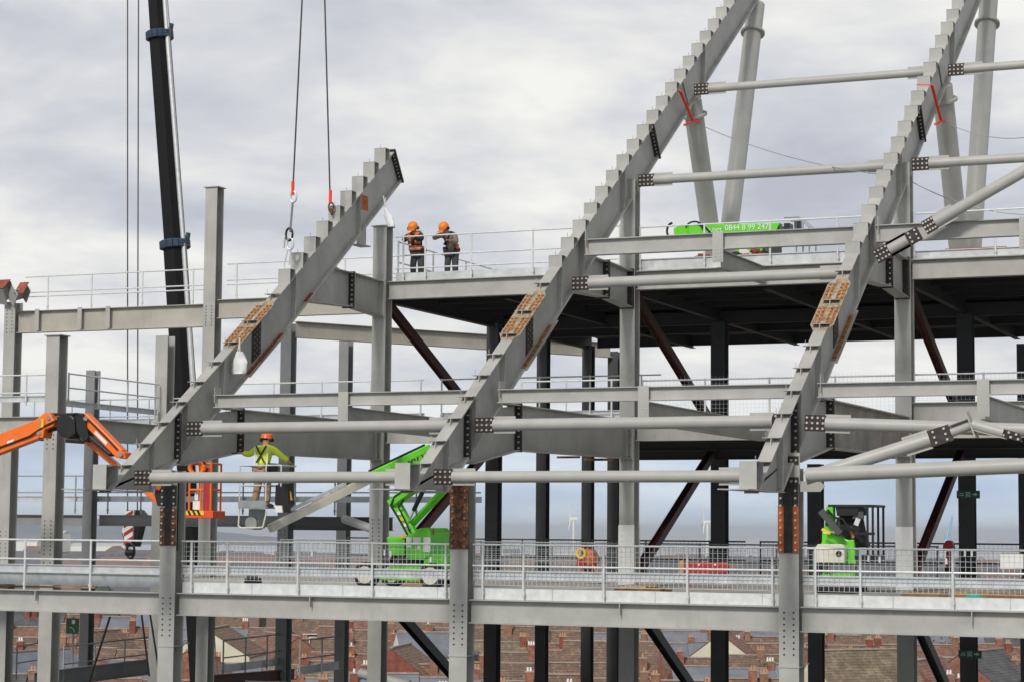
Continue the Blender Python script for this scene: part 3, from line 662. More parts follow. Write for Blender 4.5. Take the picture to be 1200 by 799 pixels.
for (pa, pb, w_) in (((8, 352), (2, 334), .42), ((20, 352), (25, 338), .36)):
    a = onY(*pa, 14.0); c = onY(*pb, 13.6); d = (c-a).normalized()
    part('stub', MB().ibeam(a, c, .5, .4, .03, .02, up=(0, -1, 0)), STEEL, t)
    sd_ = Vector((1, 0, 0)); part('cut_face', MB().obox(c+d*.02, (w_/2, 0, 0), d.cross(Vector((1, 0, 0))).normalized()*.26, d*.012), REDOX, t)
beam((-7.6, 6.15, 4.62), (-7.6, 11.25, 4.62), .62, .26, 'dark-edged grey beam running back behind the orange boom', m=RAKER, group='left middle beams')
beam((-15.2, 6.0, 4.62), (-7.85, 6.0, 4.62), .62, .26, 'grey beam behind the thick end of the orange boom at the left edge', m=RAKER, group='left middle beams')
beam((-7.6, 11.8, 4.62), (-7.6, 13.9, 4.62), .5, .26, 'short grey beam between the stub column and the tall capped column', m=RAKER, group='left middle beams')
beam((-24, 19.2, 1.97), (-15.4, 19.2, 1.97), .38, .26, 'grey low beam at the left edge above the lowest rail', m=MIDST, group='low rear beams')
beam((-15.0, 19.2, 1.97), (-7.82, 19.2, 1.97), .38, .26, 'grey low beam behind the red and white hook block', m=MIDST, group='low rear beams')
beam((-7.38, 19.2, 1.95), (-3.8, 19.6, 1.95), .45, .26, 'dark grey low beam right of the worker basket', m=DARKST, group='low rear beams')
t = tube_thing(onY(404, 608, 19.2), onY(444, 622, 17.0), .14, 'short grey tube slanting down to the tall column beside the cream jib', group='low tubes', g0=0, g1=0)
# ============================================================ FLOORS
def slab(poly, z0, z1, name, label, m, soffit=None, sm=None):
    t = thing(name, label, 'floor', (poly[0][0], poly[0][1], z1))
    part('slab', MB().prism(poly, 'Z', z0+.012, z1), m, t)
    part('soffit_sheet', MB().prism([(x, y) for x, y in poly], 'Z', z0, z0+.011), SOFFIT_SHADE, t)
    return t
slab([(.4, .28), (30, .28), (30, 23), (.4, 23)], -.14, .03, 'floor_slab', 'concrete lowest floor with machines standing on it', CONC)
slab([(-16, 12), (.39, 12), (.39, 23), (-16, 23)], -.14, .02, 'floor_slab', 'concrete lowest floor behind the open gap on the left', CONC)
slab([(.14, 11.15), (30, 11.15), (30, 28.5), (.14, 28.5)], 8.50, 8.655, 'floor_slab', 'wide top floor deck with dark underside', CONC)
slab([(4.2, 11.15), (30, 11.15), (30, 20.5), (4.2, 20.5)], 4.40, 4.555, 'floor_slab', 'middle floor deck with dark underside, right half', CONC)
slab([(-15, 14.4), (4.19, 14.4), (4.19, 18), (-15, 18)], 4.40, 4.5, 'floor_slab', 'narrow middle floor walkway on the left half', GALVD)
ordn = ['first', 'second', 'third', 'fourth', 'fifth', 'sixth', 'seventh', 'eighth', 'ninth', 'tenth']
UND_SHADE = mat('underside_beam_shaded', (.04, .04, .04), .6, 0, .1, 1)  # beam colour darkened to carry the shade below the decks
beam((0, 11.3, 8.64), (0, 28, 8.64), .56, .24, 'black side beam along the left end of the top floor', m=UND_SHADE)
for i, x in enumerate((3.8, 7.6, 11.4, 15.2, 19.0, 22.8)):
    beam((x, 11.25, 8.47), (x, 28.2, 8.47), .42, .18, 'dark floor beam running back under the top deck, %s from the left' % ordn[i], m=UND_SHADE, group='dark beams under the top deck')
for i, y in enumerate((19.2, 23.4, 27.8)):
    beam((.3, y, 8.46), (29, y, 8.46), .5 if i == 0 else .35, .2, 'dark cross beam under the top deck, %s from the front' % ordn[i], m=UND_SHADE, group='dark cross beams under the top deck')
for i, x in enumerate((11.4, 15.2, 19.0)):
    beam((x, 11.25, 4.38), (x, 18.5, 4.38), .40, .18, 'dark floor beam running back under the middle deck, %s from the left' % ordn[i], m=UND_SHADE, group='dark beams under the middle deck')
beam((4.3, 18.7, 4.38), (29, 18.7, 4.38), .62, .2, 'dark cross beam under the rear of the middle deck', m=UND_SHADE)
beam((4.3, 14.8, 4.38), (29, 14.8, 4.38), .50, .2, 'dark cross beam under the front of the middle deck', m=UND_SHADE)
t = thing('timber_packer', 'rusty brown packing strips under the lower arm of the middle raker', 'packer', (7.6, 6, 3.4)); part('strip', MB().box(7.3, 7.9, 6.4, 6.5, 3.38, 3.43), RUST, t); part('strip', MB().box(7.2, 8.0, 8.6, 8.75, 3.39, 3.45), RUST, t)
# ribbed underside lines (deck joists)
for i in range(9):
    y = 12.6+i*1.65
    beam((.3, y, 8.49), (29, y, 8.49), .16, .08, 'thin joist under the top deck, %s from the front edge' % ordn[i], m=UND_SHADE, group='thin joists under the top deck')
# ============================================================ DIAGONAL BRACES
def brace(p, q, label, m=BROWN, w=.24):
    t = thing('diagonal_brace', label, 'brace', tuple(p), 'dark diagonal braces')
    part('section', MB().ibeam(p, q, .22, w, .016, .012, up=(1, 0, 0)), m, t)
    d = (Vector(q)-Vector(p)).normalized()
    part('end_gusset', MB().obox(Vector(p)-d*.02, (.012, 0, 0), d*.25, d.cross(Vector((1, 0, 0)))*.2).obox(Vector(q)+d*.02, (.012, 0, 0), d*.25, d.cross(Vector((1, 0, 0)))*.2), m, t)
for X, nm in ((0, 'left'), (7.6, 'middle'), (15.2, 'right')):
    brace((X, 11.35, 8.05), (X, 18.9, 4.6), 'dark brown diagonal brace below the top floor, %s of the three' % nm)
    brace((X, 18.9, 4.2), (X, 11.35, .25), 'dark brown diagonal brace above the lowest floor, %s of the three' % nm)
    brace((X, 11.35, -.35), (X, 18.9, -4.3), 'black diagonal brace below the lowest floor, %s of the three' % nm, m=BLACK, w=.28)
# ============================================================ GUARDRAILS
def rail(label, a, b_, h=1.22, mid=(.6,), step=1.9, posts=None, toe=None, nw=.009, board=None, netting=False, m=GALV, r=.022, group=None, net=None, pr=.028):
    a, b_ = Vector(a), Vector(b_); d = b_-a; Ln = d.length; t = thing('guardrail', label, 'railing', tuple(a), group)
    up = Vector((0, 0, 1)); dn = d.normalized(); nrm = dn.cross(up).normalized()
    ps = posts if posts is not None else [i*step for i in range(int(Ln/step)+1)]
    for p in ps:
        q = a+dn*p; mb = MB().tube(q, q+up*(h+.03), pr, 8); mb.tube(q+up*.10, q+up*.18, pr*1.5, 8); part('post', mb, m, t, smooth=True)
    mb = MB().tube(a+up*h, b_+up*h, r, 8); part('top_rail', mb, m, t, smooth=True)
    for z in mid: part('mid_rail', MB().tube(a+up*z, b_+up*z, r, 8), m, t, smooth=True)
    if toe: part('toe_board', MB().bar(a+up*(toe/2+.01)-nrm*.06, b_+up*(toe/2+.01)-nrm*.06, .012, toe), GALV, t)
    if board:
        z0, z1 = board; mb = MB().bar(a+up*((z0+z1)/2)-nrm*.07, b_+up*((z0+z1)/2)-nrm*.07, .01, z1-z0); mb.bar(a+up*(z1+.012)-nrm*.05, b_+up*(z1+.012)-nrm*.05, .05, .022); mb.bar(a+up*(z0-.012)-nrm*.05, b_+up*(z0-.012)-nrm*.05, .05, .022)
        part('kick_board', mb, WHITE if m is WHITE else GALV, t)
    if net:
        z0, z1, sp = net; mb = MB(); k = int(Ln/sp)
        for i in range(k+1): q = a+dn*(i*sp)-nrm*.035; mb.bar(q+up*z0, q+up*z1, nw, nw, up=nrm)
        for i in range(int((z1-z0)/sp)+1): mb.bar(a+up*(z0+i*sp)-nrm*.043, b_+up*(z0+i*sp)-nrm*.043, nw, nw)
        part('wire_mesh', mb, GALV, t)
    return t
RAILP = mat('pale_galvanised_rail', (.66, .68, .68), .4, .15, .06, 5)
pl = [-4.24, -2.32, .52, 1.5, 3.39, 5.32, 7.17, 8.08, 9.07, 10.97, 12.89, 14.78, 15.71, 16.67, 18.59, 20.6, 22.5]
for (x0, x1, lb, nt_) in ((-15.5, -.24, 'left of the left front column, over the open gap', False), (.24, 7.36, 'of the lowest floor with wire mesh, between the left and middle front columns', True), (7.84, 14.96, 'of the lowest floor with wire mesh, between the middle and right front columns', True), (15.44, 24, 'of the lowest floor with wire mesh, right of the right front column', True)):
    rail('pale front guardrail '+lb.replace('of the lowest floor with wire mesh', 'with wire mesh'), (x0, .02, 0), (x1, .02, 0), 1.22, (.75,), posts=[p-x0 for p in pl if x0 < p < x1], board=(.47, .62) if nt_ else (.45, .60), net=(.32, 1.2, .11) if nt_ else None, m=RAILP, group='front guardrails of the lowest floor')
for (x0, x1, lb) in ((.24, 7.36, 'between the left and middle front columns'), (7.84, 14.96, 'between the middle and right front columns'), (15.44, 24, 'right of the right front column')):
    t = thing('edge_upstand', 'bright galvanised floor edge strip %s' % lb, 'edge strip', (x0, .12, 0), 'floor edge strips')
    mb = MB().box(x0, x1, .09, .104, .003, .25); mb.box(x0, x1, .105, .22, .236, .25); part('sheet', mb, RAILP, t)
    mb = MB(); x = x0+1.9
    while x < x1: mb.box(x-.004, x+.004, .084, .0895, .01, .25); x += 2.4
    part('joint', mb, GALVD, t)
for (px_, py_) in ((366, 638), (366, 648), (377, 638), (451, 647), (458, 648), (1131, 648), (1139, 648), (1109, 657), (1018, 654), (1031, 655), (262, 640), (505, 655)):
    q = onY(px_, py_, -.02); part('white_tie', MB().box(q.x-.02, q.x+.02, -.045, -.035, q.z-.06, q.z+.06), WHITE, next(x for x in COL.objects if x.name.startswith('guardrail') and x.get('group') == 'front guardrails of the lowest floor' and x.location.x < q.x < x.location.x+8.6))
# loose site material on the floor
rnd = random.Random(21)
for (x_, y_, nm) in ((2.2, 9.5, 'near the green lift'), (9.6, 6.5, 'in front of the red barrier'), (17.8, 8.2, 'between the machine and the white-footed right column')):
    t = thing('pallet', 'worn timber pallet on the lowest floor, %s' % nm, 'pallet', (x_, y_, .03), 'pallets')
    mb = MB()
    for i in range(6): mb.box(x_-.6, x_+.6, y_-.5+i*.18, y_-.4+i*.18, .13, .15)
    part('deck_boards', mb, TIMBER, t)
    for i in (-1, 0, 1): part('bearer', MB().box(x_-.6, x_+.6, y_-.46+(i+1)*.42, y_-.36+(i+1)*.42, .032, .128), TIMBER, t)
    for i in range(4): part('offcut', MB().bar((x_-.4, y_-.3+i*.15, .175+.03*(i % 2)), (x_+rnd.uniform(.1, .5), y_-.3+i*.17, .175+.03*(i % 2)), .09, .05), TIMBER if i % 2 else GALVD, t)
# open gap left: trough, boards
t = thing('cable_trough', 'long grey steel trough lying behind the rail over the open gap at the left', 'trough', (-15.5, .7, .1))
part('trough_side', MB().box(-15.5, -.3, .62, .64, .10, .42), GALV, t); part('trough_lip', MB().box(-15.5, -.3, .55, .62, .40, .43).box(-15.5, -.3, .64, 1.2, .10, .12), RAILP, t)
mb = MB().bar((-9.5, .45, .03), (-3.2, 1.6, .03), .22, .04); tag(mesh('timber_plank', mb, TIMBER), 'loose timber plank lying across the gap at the left', 'plank')
# top floor
rail('guardrail at the front of the top floor where two men lean, left bay', (.35, 11.12, 8.66), (7.4, 11.12, 8.66), 1.30, (.75, .38), posts=[.25, .4+.55, 2.4, 4.3, 5.9, 6.9], toe=.24, group='front guardrails of the top floor', m=RAILP)
rail('guardrail at the front of the top floor, behind the upper crossing beam', (7.85, 11.12, 8.66), (15.0, 11.12, 8.66), 1.22, (.7,), step=1.85, board=(.05, .32), group='front guardrails of the top floor', m=RAILP)
rail('guardrail at the front of the top floor, right of the right-hand raker', (15.45, 11.12, 8.66), (25, 11.12, 8.66), 1.22, (.7,), step=2.1, board=(.05, .22), group='front guardrails of the top floor', m=RAILP)
rail('far guardrail along the rear of the top floor', (.3, 27.6, 8.66), (26, 27.6, 8.66), 1.2, (.6,), step=2.4)
rail('rear guardrail running back beside the two men', (.3, 11.4, 8.66), (.3, 22, 8.66), 1.2, (.6,), step=2.4)
rail('top guardrail on the left, crossing the black crane boom', (-14.9, 14.4, 8.62), (-7.9, 14.4, 8.62), 1.14, (.62, .48), posts=[.9, 2.6, 4.55, 6.45, 6.95], m=RAILP)
rail('top guardrail right of the tall capped column', (-7.2, 14.4, 8.74), (0, 14.4, 8.74), 1.14, (.62, .48), posts=[.35, 2.3, 4.2, 6.2], m=RAILP)
# middle floor
rail('middle floor guardrail seen above the crossing beam in the right bay', (7.9, 11.2, 4.56), (15, 11.2, 4.56), 1.10, (.6,), step=1.8, net=(.1, 1.2, .11), nw=.0035, group='middle floor guardrails', m=RAILP)
rail('middle floor guardrail between the middle raker and its white-footed column', (4.3, 11.2, 4.56), (7.3, 11.2, 4.56), 1.14, (.6,), step=1.35, group='middle floor guardrails', m=RAILP, board=(.02, .2))
rail('middle floor guardrail seen above the crossing beam in the left bay', (.3, 14.5, 4.85), (7.3, 14.5, 4.85), 1.22, (.6,), step=1.6, group='middle floor guardrails', m=RAILP, board=(.05, .2))
rail('middle floor guardrail left of the tall second-row column', (-7.2, 14.5, 4.85), (-.3, 14.5, 4.85), 1.22, (.6,), step=1.7, group='middle floor guardrails', m=RAILP, board=(.05, .2))
rail('middle floor guardrail right of the right-hand raker', (15.4, 11.2, 4.95), (25, 11.2, 4.95), .72, (.36,), step=1.8, net=(.05, .70, .11), nw=.0035, group='middle floor guardrails', m=RAILP)
rail('guardrail with tray running back behind the orange boom, right of the wide left column', (-7.6, 6.5, 4.95), (-7.6, 11.2, 4.95), .9, (.5,), step=1.5, m=RAILP, board=(.0, .12))
rail('far guardrail over the middle floor, left edge side', (-18, 19.4, 4.5), (-7.9, 19.4, 4.5), 1.5, (.9, .5), step=1.6, m=GALV, board=(.62, .8))
rail('near guardrail over the middle floor at the left edge', (-15, 6.1, 4.95), (-7.9, 6.1, 4.95), .85, (.35,), step=1.25, m=RAILP, board=(.12, .25))
rail('dull guardrail above the low rear beam on the left', (-20, 19.1, 2.0), (-7.9, 19.1, 2.0), 1.33, (.75,), step=1.35, m=GALVD, board=(.45, .6))
rail('dull guardrail above the low rear beam behind the worker basket', (-7.2, 19.1, 2.0), (-.4, 19.1, 2.0), 1.33, (.75,), step=1.5, m=GALVD, board=(.45, .6))
DRAIL = mat('dark_rail', (.10, .11, .11), .5, .2, .1, 5)
rail('dark rear guardrail of the lowest floor, right half', (7.9, 22.6, .03), (29, 22.6, .03), 1.22, (.62,), step=2.2, m=DRAIL, net=(.1, 1.2, .14), r=.026)
rail('dark rear guardrail of the lowest floor, left half', (-7, 22.6, .03), (7.4, 22.6, .03), 1.22, (.62,), step=2.2, m=DRAIL, net=(.1, 1.2, .14), r=.026)
rail('pale inner guardrail behind the green lift and the right machines', (-7, 17.8, .03), (14.6, 17.8, .03), 1.15, (.6,), step=2.4, m=GALVD, net=(.1, 1.15, .14))
# lower level rails seen under the edge beam
def skew_rail(label, pa, pb, X, drop=1.1, m=GALVD, board=None, step=1.4):
    a = onX(*pa, X); c = onX(*pb, X); a.z -= drop; c.z -= drop; return rail(label, a, c, drop, (drop*.5,), step=step, m=m, board=board)
skew_rail('grey guardrail running back below the floor beam, far left', (20, 757), (60, 751), -15.2)
skew_rail('grey guardrail with tray below the floor beam, left of the left front column', (75, 757), (188, 745), -11.4, board=(.1, .3), step=1.7)
skew_rail('grey guardrail with tray below the floor beam, right of the left front column', (262, 750), (345, 741), -7.6, board=(.1, .3))
skew_rail('grey guardrail below the floor beam, beside the slanting tube', (352, 750), (400, 745), -3.8, board=(.1, .3))
rail('dark guardrail on the ramp below the floor, middle', (-6, 14, -4.35), (12, 14, -4.2), 1.2, (.6,), step=2.4, m=DRAIL)
beam(onX(40, 787, -11.4), onX(190, 770, -11.4), .5, .2, 'dark grey sloping beam low between the two left columns', m=MIDST)
beam(onX(245, 791, -7.6), onX(345, 783, -7.6), .35, .2, 'dark sloping beam with rusty top below the left front column', m=BROWN)
slab([(-9, 10), (1.5, 10), (1.5, 17), (-9, 17)], -5.3, -5.1, 'floor_slab', 'dark lower landing below the lowest floor', DARKST)
mb = MB()
for (pa, pb, r) in (((129, 722), (104, 800), .035), ((166, 720), (175, 792), .03), ((176, 720), (187, 790), .03)):
    mb = MB().tube(onY(*pa, 10), onY(pb[0], pb[1], 10)+Vector((0, 0, 0)), r, 6)
    tag(mesh('stay_rod', mb, BLACK), 'black slanting stay rod below the floor beam, %s' % {129: 'longest and leftmost', 166: 'middle one', 176: 'nearest the left front column'}[pa[0]], 'rod', 'stay rods')
mb = MB().tube(onY(422, 788, 15), onY(480, 803, 15), .16, 12); tag(mesh('lower_tube', mb, TUBE, smooth=True), 'grey tube stub near the bottom edge, left of the middle front column', 'tube')
# ============================================================ SIGNS
t = thing('green_sign', 'dark green square sign with white square, seen below the floor beam at the left', 'sign', tuple(onY(85, 733, 15)))
c = onY(85, 733, 15); k = c-CAM; s_ = k.dot(CF)/FPX
part('board', MB().box(c.x-8.5*s_, c.x+8.5*s_, c.y-.02, c.y+.02, c.z-9*s_, c.z+9*s_), GREEND, t)
mb = MB().box(c.x-.5*s_, c.x+4*s_, c.y-.026, c.y-.021, c.z+2.5*s_, c.z+7*s_)
P_ = [Vector((c.x+(x-85)*s_*1.05, c.y-.03, c.z-(y-733)*s_)) for x, y in ((82, 735), (85, 735), (87.5, 737), (88.5, 740))]
mb.path(P_, .5*s_, 6); part('white_marks', mb, WHITE, t)
part('post', MB().box(c.x-.03, c.x+.03, c.y+.021, c.y+.06, -5.1, c.z+.3), GALVD, t)
for (px, py, nm) in ((1135, 579, 'upper'), (1137, 766, 'lower')):
    c = onY(px, py, 18.9); s_ = (c-CAM).dot(CF)/FPX; t = thing('exit_sign', 'small dark green arrow sign, %s of two on the black column' % nm, 'sign', tuple(c), 'green signs on the black column')
    W_, H_ = 13.5*s_, 4.6*s_
    part('board', MB().box(c.x-W_, c.x+W_, c.y-.05, c.y-.02, c.z-H_, c.z+H_), mat('dull_green_sign', (.02, .10, .07), .4, 0, .1, 6), t)
    PALE = mat('pale_sign_mark', (.55, .66, .60), .5, 0, .05, 5)
    mb = MB(); y = c.y-.054; e = lambda a, b, w, h: mb.box(c.x+a*s_, c.x+(a+w)*s_, y, y+.003, c.z+b*s_, c.z+(b+h)*s_)
    e(-2.6, -3, .7, 6); e(1.6, -3, .7, 6); e(-1.8, 2.3, 3.3, .7); e(-1.2, -1.8, .9, 2.6); e(-.4, .9, 1.0, 1.0); e(.1, -2.2, .8, 1.8)   # doorway and figure
    mb.prism([(c.x+5*s_, c.z-.5*s_), (c.x+8*s_, c.z-.5*s_), (c.x+8*s_, c.z-2.1*s_), (c.x+11*s_, c.z+.2*s_), (c.x+8*s_, c.z+2.5*s_), (c.x+8*s_, c.z+.9*s_), (c.x+5*s_, c.z+.9*s_)], 'Y', y, y+.003)
    part('pictogram', mb, PALE, t)
    part('pictogram', MB().box(c.x-11*s_, c.x-5*s_, y, y+.003, c.z-1.4*s_, c.z-.6*s_).box(c.x-10*s_, c.x-5*s_, y, y+.003, c.z+.8*s_, c.z+1.5*s_), PALE, t)
    part('bracket', MB().box(c.x-.15, c.x+.15, c.y-.018, c.y+.08, c.z-.03, c.z+.03), GALVD, t)
# ============================================================ HANGING GEAR
def wire_rope(p, q, r, turns, m=ROPE):
    p, q = Vector(p), Vector(q); d = (q-p); a = d.normalized().orthogonal().normalized(); b = d.normalized().cross(a); mb = MB(); n_ = turns*6
    for s in (0, math.pi):
        pts = [p+d*(i/n_)+(a*math.cos(i/6*math.tau+s)+b*math.sin(i/6*math.tau+s))*r*.8 for i in range(n_+1)]
        mb.path(pts, r, 5)
    return mb
def hook_at(t, c, s=.16, m=GALV):
    c = Vector(c); mb = MB(); pts = [c+Vector((s*.6*math.cos(a), 0, s*math.sin(a))) for a in [i*math.tau/12 for i in range(13)]]; mb.path(pts, s*.18, 8); part('shackle', mb, m, t, smooth=True)
A1 = onX(339, 311, -.02); A2 = onX(389, 252, -.02)
T1_ = onX(341, 262, 0); 
for (lab, top, low, att, Yy) in (('left crane sling with two shackles holding the short upper raker', (357, -60), (343, 228), A1, A1.y), ('right crane sling with red sleeve holding the short upper raker', (379, -60), (387, 238), A2, A2.y)):
    t = thing('lifting_sling', lab, 'sling', tuple(att), 'crane slings')
    a = onY(*top, Yy); c = onY(*low, Yy)
    part('wire_rope', wire_rope(a, c, .015, 60), ROPE, t)
    part('red_sleeve', MB().tube(c+Vector((0, 0, .35)), c+Vector((0, 0, -.02)), .045, 8), REDSL, t)
    if att is A1:
        hook_at(t, onY(344, 231, Yy), .15); m1 = onY(343, 238, Yy); m2 = onY(340, 272, Yy)
        part('chain', wire_rope(m1, m2, .02, 8, GALVD), GALVD, t); hook_at(t, onY(339, 275, Yy), .17, BLACK); hook_at(t, onY(340, 286, Yy), .16)
        mb = MB().tube(onY(341, 290, Yy), att, .02, 6).tube(onY(338, 290, Yy), att+Vector((-.1, -.1, 0)), .02, 6); mb.bar(onY(334, 276, Yy), onY(332, 291, Yy), .05, .05); part('link', mb, GALV, t)
    else:
        hook_at(t, onY(388, 243, Yy), .13, RUST); part('link', MB().tube(onY(388, 245, Yy), att, .04, 8), RUST, t)
# crane rope with red and white hook block
Yh = 24
t = thing('hook_block', 'red and white striped crane hook block hanging on two thin ropes at the left', 'hook block', tuple(onY(153, 620, Yh)))
mb = MB()
for xa, xb in ((149.5, 149.5), (162.5, 161)): mb.tube(onY(xa, -80, Yh), onY(xb, 598, Yh), .026, 6)
part('hoist_rope', mb, ROPE, t)
c0 = onY(148, 597, Yh); s_ = (c0-CAM).dot(CF)/FPX
P2 = lambda px, py, y=Yh: onY(px, py, y)
def slabpx(pts, y0, y1):
    p = [onY(x, y, y0) for x, y in pts]; return MB().prism([(q.x, q.z) for q in p], 'Y', y0, y1)
part('cheek_plate', slabpx([(148, 597), (162, 597), (167, 603), (163, 620), (158, 640), (147, 640), (143, 625)], Yh+.1, Yh+.5), BLACK, t)
part('striped_plate', slabpx([(147, 598), (157, 597), (155, 634), (147, 636), (143, 622)], Yh, Yh+.09), WHITE, t)
mb = MB()
for y0_ in (600, 610, 620, 630): 
    p = [onY(x, y, Yh) for x, y in ((145, y0_+4), (156, y0_-3), (156, y0_+1.5), (145, y0_+8.5))]; mb.prism([(q.x, q.z) for q in p], 'Y', Yh-.012, Yh-.002)
part('red_stripe', mb, RED, t)
hook_at(t, onY(153, 645, Yh), .28, BLACK)
mb = MB().tube(onY(148, 647, Yh), onY(157, 647, Yh), .12, 8); part('hook_shank', mb, BLACK, t)
# black telescopic crane
t = thing('mobile_crane', 'black telescopic crane boom with two blue collars, rising behind the left part', 'crane', tuple(onY(240, 799, 40)))
Yc = 40
def boom(pa, pb, wpx, m, name, n=12):
    a, b = onY(*pa, Yc), onY(*pb, Yc); s = (a-CAM).dot(CF)/FPX; part(name, MB().tube(a, b, wpx*s/2, n), m, t, smooth=True); return a, b, s
base = onY(214, 460, Yc); topp = onY(184, 0, Yc); dirb = (topp-base).normalized(); low = base-dirb*((base.z-(GZ+2.6))/dirb.z)
CB = mat('crane_black', (.006, .006, .007), .6, 0, .1, 2, spec=.15)
s = (base-CAM).dot(CF)/FPX
pA = onY(205, 287, Yc); pB = onY(187, 42, Yc)
part('boom_section', MB().tube(low, pA, 14.2*s, 10), CB, t, smooth=True)
part('boom_section', MB().tube(pA, pB, 12.8*s, 10), CB, t, smooth=True)
part('boom_section', MB().tube(pB, topp+dirb*8, 11.2*s, 10), CB, t, smooth=True)
for p_, r_ in ((pA, 16.5), (pB, 14.8)):
    mb = MB(); ax = dirb; a_ = Vector((1, 0, 0)); a_ = (a_-ax*a_.dot(ax)).normalized(); b2 = ax.cross(a_)
    for off in (-.12, .0, .1): mb.path([p_+dirb*off+(a_*math.cos(i*math.tau/16)+b2*math.sin(i*math.tau/16))*r_*s for i in range(17)], .09, 6)
    mb.bar(p_+a_*r_*s, p_+a_*(r_+3)*s+dirb*.45, .2, .12); part('blue_collar', mb, BLUE, t)
mb = MB(); o_ = Vector((1, -.3, 0)).normalized()*14*s
mb.tube(pA+o_*1.08, pB+o_*.98, .11, 8).tube(pB+o_*.95, topp+dirb*8+o_*.9, .10, 8).tube(low+o_*1.15, pA+o_*1.12, .12, 8); part('hose_pipe', mb, GALV, t, smooth=True)
part('pendant_rope', MB().tube(pB+o_*1.35, low+o_*2.2, .022, 5).tube(pB+o_*1.35, topp+dirb*8+o_*1.1, .022, 5), ROPE, t)
mb = MB().box(low.x-1.4, low.x+1.4, low.y-6, low.y+6, GZ+.9, GZ+1.9).box(low.x-1.2, low.x+1.2, low.y-2, low.y+3, GZ+1.95, GZ+3.4); part('carrier', mb, YELLOW, t)
for i in range(5):
    for sx in (-1, 1): part('wheel', MB().tube((low.x+sx*1.15, low.y-5+i*2.4, GZ+.7), (low.x+sx*1.5, low.y-5+i*2.4, GZ+.7), .7, 16), RUBBER, t)
# wires over the upper right
for (pa, pb, y1, y2, nm) in (((826, 149), (1042, 206), 16.3, 9, 'from the red strap of the middle raker'), ((1107, 143), (1210, 160), 16.5, 16, 'from the red strap of the right-hand raker'), ((1068, 213), (1210, 252), 12, 12, 'behind the slanting tube at the right edge')):
    a, b = onY(*pa, y1), onY(*pb, y2); mb = MB(); pts = [a.lerp(b, i/10)-Vector((0, 0, 1))*(.22*4*(i/10)*(1-i/10)) for i in range(11)]; mb.path(pts, .012, 5)
    tag(mesh('tag_line', mb, GALVD), 'thin grey line sagging to the right %s' % nm, 'rope', 'thin lines')
# white sacks
def sack(label, top, w, h, parent_name='white_sack', tilt=0.0, m=BAG):
    t = thing(parent_name, label, 'sack', tuple(top), 'white sacks'); mb = MB(); rows, n_ = 9, 14; rnd = random.Random(len(label))
    for i in range(rows+1):
        k = i/rows; ww = w*(.35+.65*min(1, k*2.2))*(1 if k < .9 else .9); 
        for j in range(n_):
            a = j*math.tau/n_; rr = 1+rnd.uniform(-.08, .08)+.07*math.sin(a*3+k*4); mb.v.append((top[0]+tilt*k*h+math.cos(a)*ww/2*rr, top[1]+math.sin(a)*w*.3*rr, top[2]-h*k))
    for i in range(rows):
        for j in range(n_): mb.f.append((i*n_+j, i*n_+(j+1) % n_, (i+1)*n_+(j+1) % n_, (i+1)*n_+j))
    mb.f.append(tuple(rows*n_+j for j in range(n_)))
    part('bag', mb, m, t, smooth=True)
    part('tie', MB().tube(top, (top[0]-tilt*.2, top[1]-.02, top[2]+.35), .02, 6).tube((top[0]-.06, top[1], top[2]), (top[0], top[1], top[2]+.3), .014, 5), CREAM, t); return t
sack('white plastic sack hanging from the rusty joint of the left-hand raker', onY(281, 412, 2.5), .40, .56)
c = onY(452, 244, 10.0); sack('white cloth bundle tied under the orange patch of the hanging raker', c, .24, .55, 'white_cloth', tilt=.35)
# ============================================================ MACHINES
def cyl(t, name, p, q, r, m, n=16): part(name, MB().tube(p, q, r, n), m, t, smooth=True)
def wheel(t, c, r, w, m_t=RUBBER, m_r=CREAM, ax=(0, 1, 0)):
    c, ax = Vector(c), Vector(ax); o = part('wheel', MB().tube(c-ax*w/2, c+ax*w/2, r, 24), m_t, t, smooth=True)
    r_ = part('rim', MB().tube(c-ax*(w/2+.012), c+ax*(w/2+.012), r*.68, 18), m_r, o, smooth=True)
    return o
# --- green articulated lift on the lowest floor
Yl = 7.0
g = lambda px, py, y=Yl: onY(px, py, y)
t = thing('boom_lift', 'lime green lift on the lowest floor whose cream jib carries the yellow-jacket worker', 'access platform', (3.1, Yl, .03))
x0, x1 = g(434, 683).x, g(534, 683).x
mb = MB().hexa([(x0+.62, Yl-.72, .22), (x1-.45, Yl-.72, .22), (x1-.45, Yl+.72, .22), (x0+.62, Yl+.72, .22), (x0+.85, Yl-.66, .60), (x1-.5, Yl-.66, .60), (x1-.5, Yl+.66, .60), (x0+.85, Yl+.66, .60)]); part('chassis', mb, GREEN, t, bevel=.03)
for x in (x0+.3, x1-.3):
    for y in (Yl-.8, Yl+.8): wheel(t, (x, y, .36), .33, .26)
cyl(t, 'slew_ring', (g(485, 650).x, Yl, .66), (g(485, 650).x, Yl, .80), .5, BLACK)
xa, xb = g(466, 650).x, g(524, 650).x
mb = MB().hexa([(xa+.06, Yl-.62, .86), (g(494, 650).x, Yl-.62, .86), (g(494, 650).x, Yl+.6, .86), (xa+.06, Yl+.6, .86), (xa-.05, Yl-.62, 1.36), (g(494, 650).x, Yl-.62, 1.36), (g(494, 650).x, Yl+.6, 1.36), (xa-.05, Yl+.6, 1.36)]); part('turret_cover', mb, GREEN, t, bevel=.05)
mb = MB().prism([(g(496, 0).x, .78), (g(496, 0).x, 1.40), (g(503, 0).x, 1.44), (g(510, 0).x, 1.58), (g(521, 0).x, 1.60), (g(524, 0).x, 1.48), (g(524, 0).x, .84), (g(515, 0).x, .76)], 'Y', Yl-.66, Yl+.62); part('engine_cover', mb, GREEN, t, bevel=.05)
